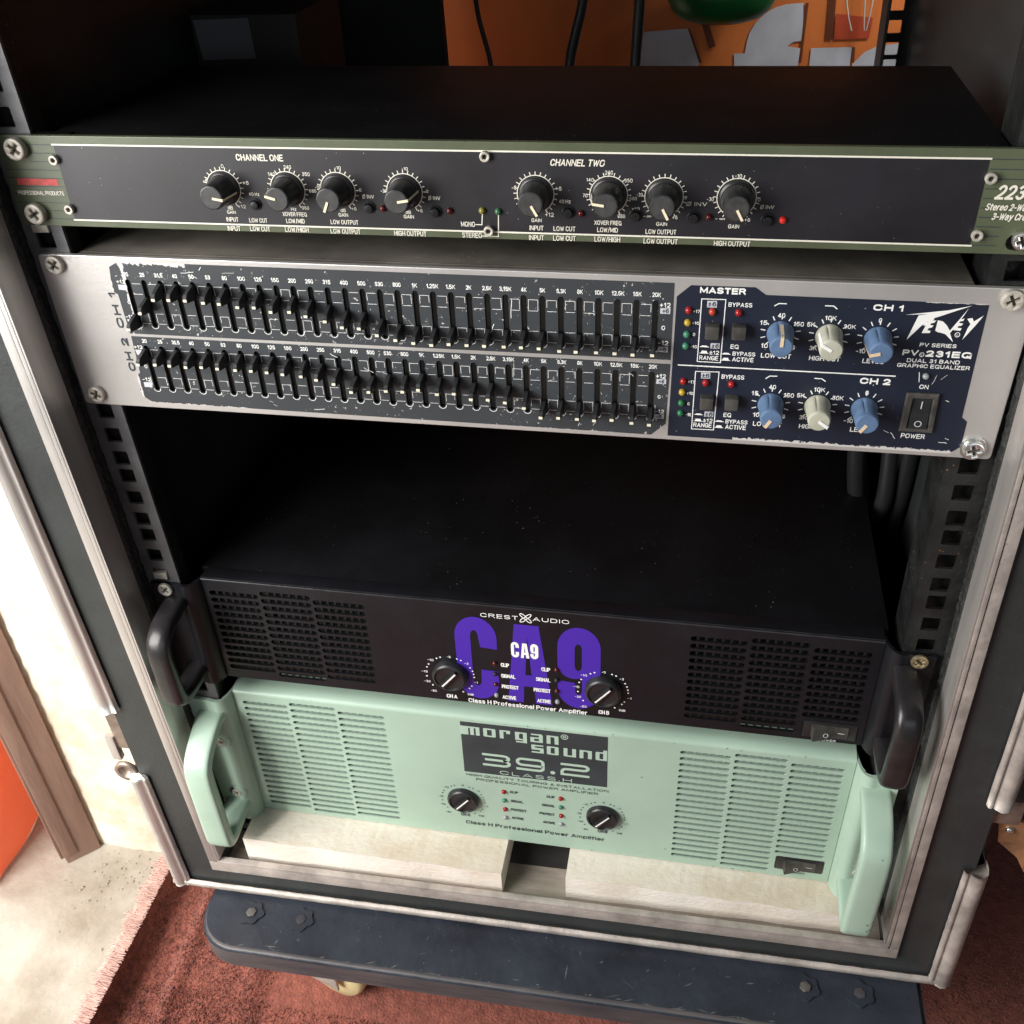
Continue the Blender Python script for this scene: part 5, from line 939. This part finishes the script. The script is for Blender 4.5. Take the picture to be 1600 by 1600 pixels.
mbc = MB(); kx, kz = 17.6 / 93.8, 13.2 / 72
for vq, fq in ((v, f), (v2, f2), (v3, f3)): mbc.add([(4.8 + (a - 6.3) * kx, Y - .25, -167.2 + (c + 179) * kz) for a, b, c in vq], fq)
split_letters(mbc, 'model_letter', M_['white'], t)
mb = MB(); lx, lz = C_LOGO
for rot in (PI / 4, -PI / 4):
    pts = []
    for i in range(40):
        a = 2 * PI * i / 40; r = 4.7 * abs(math.cos(a)) ** .55; px, pz = 4.7 * math.cos(a) * 1.0, 1.55 * math.sin(a) * (0.55 + .45 * abs(math.cos(a)))
        pts.append((lx + .3 + px * math.cos(rot) - pz * math.sin(rot), lz - .8 + px * math.sin(rot) + pz * math.cos(rot)))
    mb.ribbon(pts, .6, Y - .15 - (.03 if rot > 0 else 0), 0, True)
mb.build('emblem', M_['white'], t)
# --- green amplifier
t = amp('morgan'); Y = 10.9
mb = MB(); random.seed(44)
for i in range(46):
    x = random.choice((random.uniform(-208, 216), random.uniform(60, 216))); z = random.choice((random.uniform(-241.5, -239.2), random.uniform(-369, -240), -368.6))
    r = random.uniform(.15, .55); a0 = random.random() * 6; mb.add([(x + r * random.uniform(.5, 2.2) * math.cos(a0 + k * 1.05), Y - .05, z + r * random.uniform(.4, 1.1) * math.sin(a0 + k * 1.05)) for k in range(6)], [tuple(range(6))])
for x, z in ((235.5, -338), (237.8, -343), (236, -345), (238.6, -334), (233, -268)): mb.disc(x, z, .55, -40.0, 7)
o = mb.build('paint_chips', M_['dim'], t); o['kind'] = 'stuff'
mb = MB(); mb.add([(x, Y, z) for x, z in M_RECT], [(3, 2, 1, 0)]); mb.build('printed_plate', M_['darkplate'], t)
mb = MB(); Y -= .12
def put(s, key, h=None, dz=0, bold=.55):
    (x0_, z0_), (x1_, z1_) = M_LET[key]; put_text(mb, s, (x0_ + x1_) / 2, (z0_ + z1_) / 2 + dz, x1_ - x0_, h or abs(z1_ - z0_), Y, 0, bold)
ZR, HL = -251.6, 8.4
SL = {'m': [[(0, 0), (0, 1), (1, 1), (1, 0)], [(.5, 1), (.5, 0)]], 'o': [[(0, .06), (0, .94)], [(.06, 1), (.94, 1)], [(1, .94), (1, .06)], [(.94, 0), (.06, 0)]], 'r': [[(0, 0), (0, 1), (1, 1), (1, .72)]],
 'g': [[(1, .05), (.1, .05), (0, .15), (0, .9), (.1, 1), (1, 1), (1, -.3), (.05, -.3)]], 'a': [[(.05, 1), (.9, 1), (1, .9), (1, 0), (0, 0), (0, .52), (.9, .52)]], 'n': [[(0, 0), (0, 1), (.9, 1), (1, .9), (1, 0)]],
 's': [[(1, .98), (0, .98), (0, .56), (1, .46), (1, .02), (0, .02)]], 'u': [[(0, 1), (0, .06)], [(.06, 0), (1, 0), (1, 1)]], 'd': [[(1, 1), (.1, 1)], [(0, .94), (0, .06)], [(.06, 0), (1, 0), (1, 1.3)]]}
def slab(ch, a, b, zc_):
    """letters with heavy uprights and thinner bars"""
    wv, wh = 2.7, 1.35; v = []; f = []; i = 0
    for st in SL[ch]:
        P_ = [(a + wv / 2 + (b - a - wv) * p, zc_ - HL / 2 + wh / 2 + (HL - wh) * q) for p, q in st]
        for (x0_, z0_), (x1_, z1_) in zip(P_, P_[1:]):
            dx, dz = abs(x1_ - x0_), abs(z1_ - z0_); wq = wv if dz > dx * 1.2 else (wh if dx > dz * 1.2 else 1.7)
            t_ = MB(); i += 1; yy = Y - .01 * (i % 7); (xa, xb), (za, zb) = sorted((x0_, x1_)), sorted((z0_, z1_))
            if wq == wv: t_.quad((xa - wv / 2, yy, za - wh / 2), (xb + wv / 2, yy, za - wh / 2), (xb + wv / 2, yy, zb + wh / 2), (xa - wv / 2, yy, zb + wh / 2))
            elif wq == wh: t_.quad((xa - wv * .45, yy, za - wh / 2), (xb + wv * .45, yy, za - wh / 2), (xb + wv * .45, yy, zb + wh / 2), (xa - wv * .45, yy, zb + wh / 2))
            else: t_.ribbon([(x0_, z0_), (x1_, z1_)], wq, yy)
            k = len(v); v += t_.v; f += [tuple(j + k for j in q) for q in t_.f]
    mb.add(v, f)
for s, k, x0_, x1_ in (('m', 'm', -40.6, -29.9), ('o', 'o', -27.3, -18.6), ('r', 'r', -15.8, -8.4), ('a', 'a', 5.6, 14.2), ('n', 'n', 16.8, 25.0)): slab(s, x0_, x1_, ZR)
slab('g', -5.0, 3.2, ZR)
for s, x0_, x1_ in (('s', 6.0, 14.6), ('o', 16.8, 25.0), ('u', 28.4, 37.0), ('n', 39.4, 47.9)): slab(s, x0_, x1_, ZR - 10.9)
slab('d', 50.4, 58.3, ZR - 10.9)
Y -= .07; mb.quad((-43.9, Y, -255.9), (-39.4, Y, -255.9), (-39.4, Y, -247.3), (-43.9, Y, -247.3))
Y += .07
def stroke(pts, x0_, x1_, z0_, z1_, wd): mb.ribbon([(x0_ + (x1_ - x0_) * a, z0_ + (z1_ - z0_) * b) for a, b in pts], wd, Y - .03)
def arc(cx, cz, rx, rz, a0, a1, n=5): return [(cx + rx * math.cos(math.radians(a0 + (a1 - a0) * i / n)), cz + rz * math.sin(math.radians(a0 + (a1 - a0) * i / n))) for i in range(n + 1)]
three = [(0, 1)] + arc(.8, .78, .2, .22, 90, -90) + [(.1, .54)]
three2 = [(.5, .5)] + arc(.8, .25, .2, .25, 88, -90) + [(0, 0)]
stroke([(0, 1)] + arc(.78, .76, .2, .24, 90, -80), -28.4, -10.2, -285.2, -274.4, 2.3); stroke([(.1, .52), (.80, .52)] + arc(.78, .26, .22, .26, 80, -90) + [(0, 0)], -28.4, -10.2, -285.2, -274.4, 2.3)
stroke([(.93, .42), (.2, .42)] + arc(.17, .71, .17, .29, 270, 90) + arc(.83, .76, .17, .24, 90, 0) + arc(.83, .24, .17, .24, 0, -90) + [(0, 0)], -4.4, 13.8, -285.4, -274.6, 2.3)
mb.disc(20.6, -285.6, 1.75, Y - .03, 18)
stroke([(0, 1)] + arc(.83, .77, .17, .23, 90, -90) + arc(.17, .27, .17, .26, 90, 180) + [(0, 0), (1, 0)], 27.2, 45.4, -285.6, -275.0, 2.3)
put_text(mb, 'CLASS.H', 8.3, -292.0, 51.5, 3.9, Y, 0, .06)
put_text(mb, '®', 29.1, -247.3, 5.2, 5.2, Y, 0, .1)
split_letters(mb, 'plate_lettering', M_['mintlet'], t)

# ================================================================== wooden blocks under the green amplifier
def block(name, label, x0, x1, yf, z0, seed):
    random.seed(seed); t = thing(name, label, 'wood block', ((x0 + x1) / 2, yf + 40, z0), 'wooden blocks under the green amplifier')
    v = []; f = []; nx, ny = 60, 10
    def P(i, j, k):
        x = x0 + (x1 - x0) * i / nx; y = yf + 80 * j / ny; z = -370.2 if k else z0
        if j == 0: y += .5 * math.sin(i * .37 + seed) * math.sin(i * .11)
        return (x, y, z + (random.uniform(-.2, 0) if k and 0 < j else 0))
    top = [[None] * (nx + 1) for _ in range(ny + 1)]; bot = [[None] * (nx + 1) for _ in range(ny + 1)]
    for j in range(ny + 1):
        for i in range(nx + 1): top[j][i] = len(v); v.append(P(i, j, 1)); bot[j][i] = len(v); q = P(i, j, 0); v.append((v[-1][0], v[-1][1], z0))
    for j in range(ny):
        for i in range(nx): f.append((top[j][i], top[j][i + 1], top[j + 1][i + 1], top[j + 1][i]))
    for i in range(nx): f.append((bot[0][i], bot[0][i + 1], top[0][i + 1], top[0][i]))
    for j in range(ny): f.append((bot[j][0], top[j][0], top[j + 1][0], bot[j + 1][0])); f.append((bot[j][nx], bot[j + 1][nx], top[j + 1][nx], top[j][nx]))
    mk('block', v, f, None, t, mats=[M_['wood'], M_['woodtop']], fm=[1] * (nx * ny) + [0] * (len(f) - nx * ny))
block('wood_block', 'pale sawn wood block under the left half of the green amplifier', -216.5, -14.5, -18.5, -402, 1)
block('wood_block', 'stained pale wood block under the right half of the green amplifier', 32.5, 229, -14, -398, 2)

# ================================================================== cables, banner and the dark room behind
def cable(pts, r, label, group=None, m='cable', name='cable', cat='cable'):
    o = sweep(name, smoothpath(pts, 3), r, r, M_[m], None, 2, 12); o['label'] = label; o['category'] = cat
    if group: o['group'] = group
    return o
cable([(206, 158, 60), (206, 160, -20), (207, 160, -80), (211, 158, -118), (222, 165, -170), (222, 170, -300)], 6.2, 'thick black cable behind the equalizer, nearest its blue knobs')
cable([(226, 156, 60), (226, 158, -60), (230, 150, -105), (231, 148, -135), (227, 156, -153), (226, 180, -162), (226, 240, -150)], 5.6, 'glossy black cable bent at its end, middle of three below the equalizer')
cable([(240, 150, 60), (240, 152, -60), (242, 150, -120), (241, 170, -200), (240, 200, -300)], 5.6, 'black cable hanging closest to the right rack rail')
cable([(-100, 425, 175), (-98, 430, 127), (-93, 430, 108), (-88, 430, 89), (-84, 425, 40)], 2.0, 'thin dark cable hanging behind the crossover, leftmost of three')
cable([(-6, 425, 190), (-11, 430, 135), (-18, 430, 110), (-23, 430, 89), (-28, 425, 30)], 4.2, 'black cable slanting behind the crossover, left of the straight one')
cable([(34, 425, 190), (33, 430, 135), (32, 430, 110), (31, 430, 89), (29, 425, 30)], 4.4, 'straight upright black cable in front of the orange banner')
t = thing('orange_banner', 'orange printed banner with large grey letter shapes behind the rack', 'banner', (60, 700, -200))
v = []; f = []; n = 60
for i in range(n + 1):
    x = -420 + 900 * i / n; y = 701 + 1.5 * math.sin(x * .03)
    for z in (-250, 60, 420): v.append((x, 704 if False else 701, z))
for i in range(n):
    for k in range(2): a = i * 3 + k; f.append((a, a + 3, a + 4, a + 1))
mk('sheet', v, f, M_['banner'], t)
def flat(name, polys, m, y):
    mb = MB()
    for q in polys: mb.add([(x, y, z) for x, z in q], [tuple(range(len(q)))])
    return mb.build(name, M_[m], t)
flat('printed_letter', [[(19, 62), (64, 65), (78, 32), (50, -80), (10, -80), (16, 32)]], 'bgrey', 699.8)
flat('printed_letter', [[(114, 32), (113, 41), (124, 41), (125, 52), (127, 61), (132, 70), (140, 78), (150, 84), (161, 87), (177, 88), (181, 53), (172, 52), (166, 48), (179, 46), (179, -60), (114, -60)]], 'bgrey', 699.8)
flat('printed_letter', [[(190, 46), (230, 47), (232, -60), (191, -60)]], 'bgrey', 699.8); flat('printed_letter', [[(233, 31), (243, 42), (255, 48), (272, 50), (300, 52), (300, -60), (233, -60)]], 'bgrey', 699.8)
flat('printed_shade', [[(76, 74), (83, 74), (94, 48), (87, 46)], [(201, 95), (208, 95), (210, 54), (203, 54)], [(64, 65), (66, 65), (81, 32), (78, 32)], [(179, 88), (182, 88), (182, 32), (179.5, 32)], [(230, 47), (233, 47), (234.5, 32), (232, 32)]], 'bshade', 699.6)
flat('printed_panel', [[(209.5, 78), (246, 74), (245, 55), (211.5, 54)]], 'bred', 699.5)
# green enamel bowl hanging in front of the banner
t = thing('green_bowl', 'dark green enamel bowl hanging in front of the banner', 'bowl', (96, 690, 75))
v = []; f = []; n = 40
prf = [(0, 0), (22, 1.5), (38, 6), (48, 14), (53, 24), (55, 36), (53.5, 36), (50, 24), (44, 15)]
for r, h in prf:
    for i in range(n): a = 2 * PI * i / n; v.append((96 + r * math.cos(a), 655 + .62 * r * math.sin(a), 77 + h))
for j in range(len(prf) - 1):
    for i in range(n): f.append((j * n + i, j * n + (i + 1) % n, (j + 1) * n + (i + 1) % n, (j + 1) * n + i))
mk('bowl', v, f, M_['bgreen'], t, True)
random.seed(15)
for k, (x, lab) in enumerate(((214, 'thin pale wire, left of the tangle in front of the red print'), (232, 'pale wire hanging straight in the middle of the tangle'), (240, 'short pale wire ending in a dark plug near the rear rail'))):
    cable([(x, 690, 120), (x + 2, 688, 95), (x + 7 - 3 * k, 688, 76), (x + 12 - 6 * k, 690, 64)], .7, lab, None, 'wirew', 'wire', 'wire')
box_t = thing('paper_labelled_box', 'dark cardboard box with a grey paper label in the shadow behind the crossover', 'box', (-205, 250, 140))
box('carton', -240, -168, 216, 300, 100, 163, M_['card'], box_t, 1)
mb = MB(); mb.quad((-236, 215.7, 136), (-199, 215.7, 137), (-200, 215.7, 161), (-238, 215.7, 160)); mb.build('paper_label', M_['paper'], box_t)
mb = MB(); mb.quad((-1600, 1200, -700), (1700, 1200, -700), (1700, 1200, 900), (-1600, 1200, 900)); o = mb.build('room_wall', M_['wallback']); o.name = 'back_wall'; o['kind'] = 'structure'
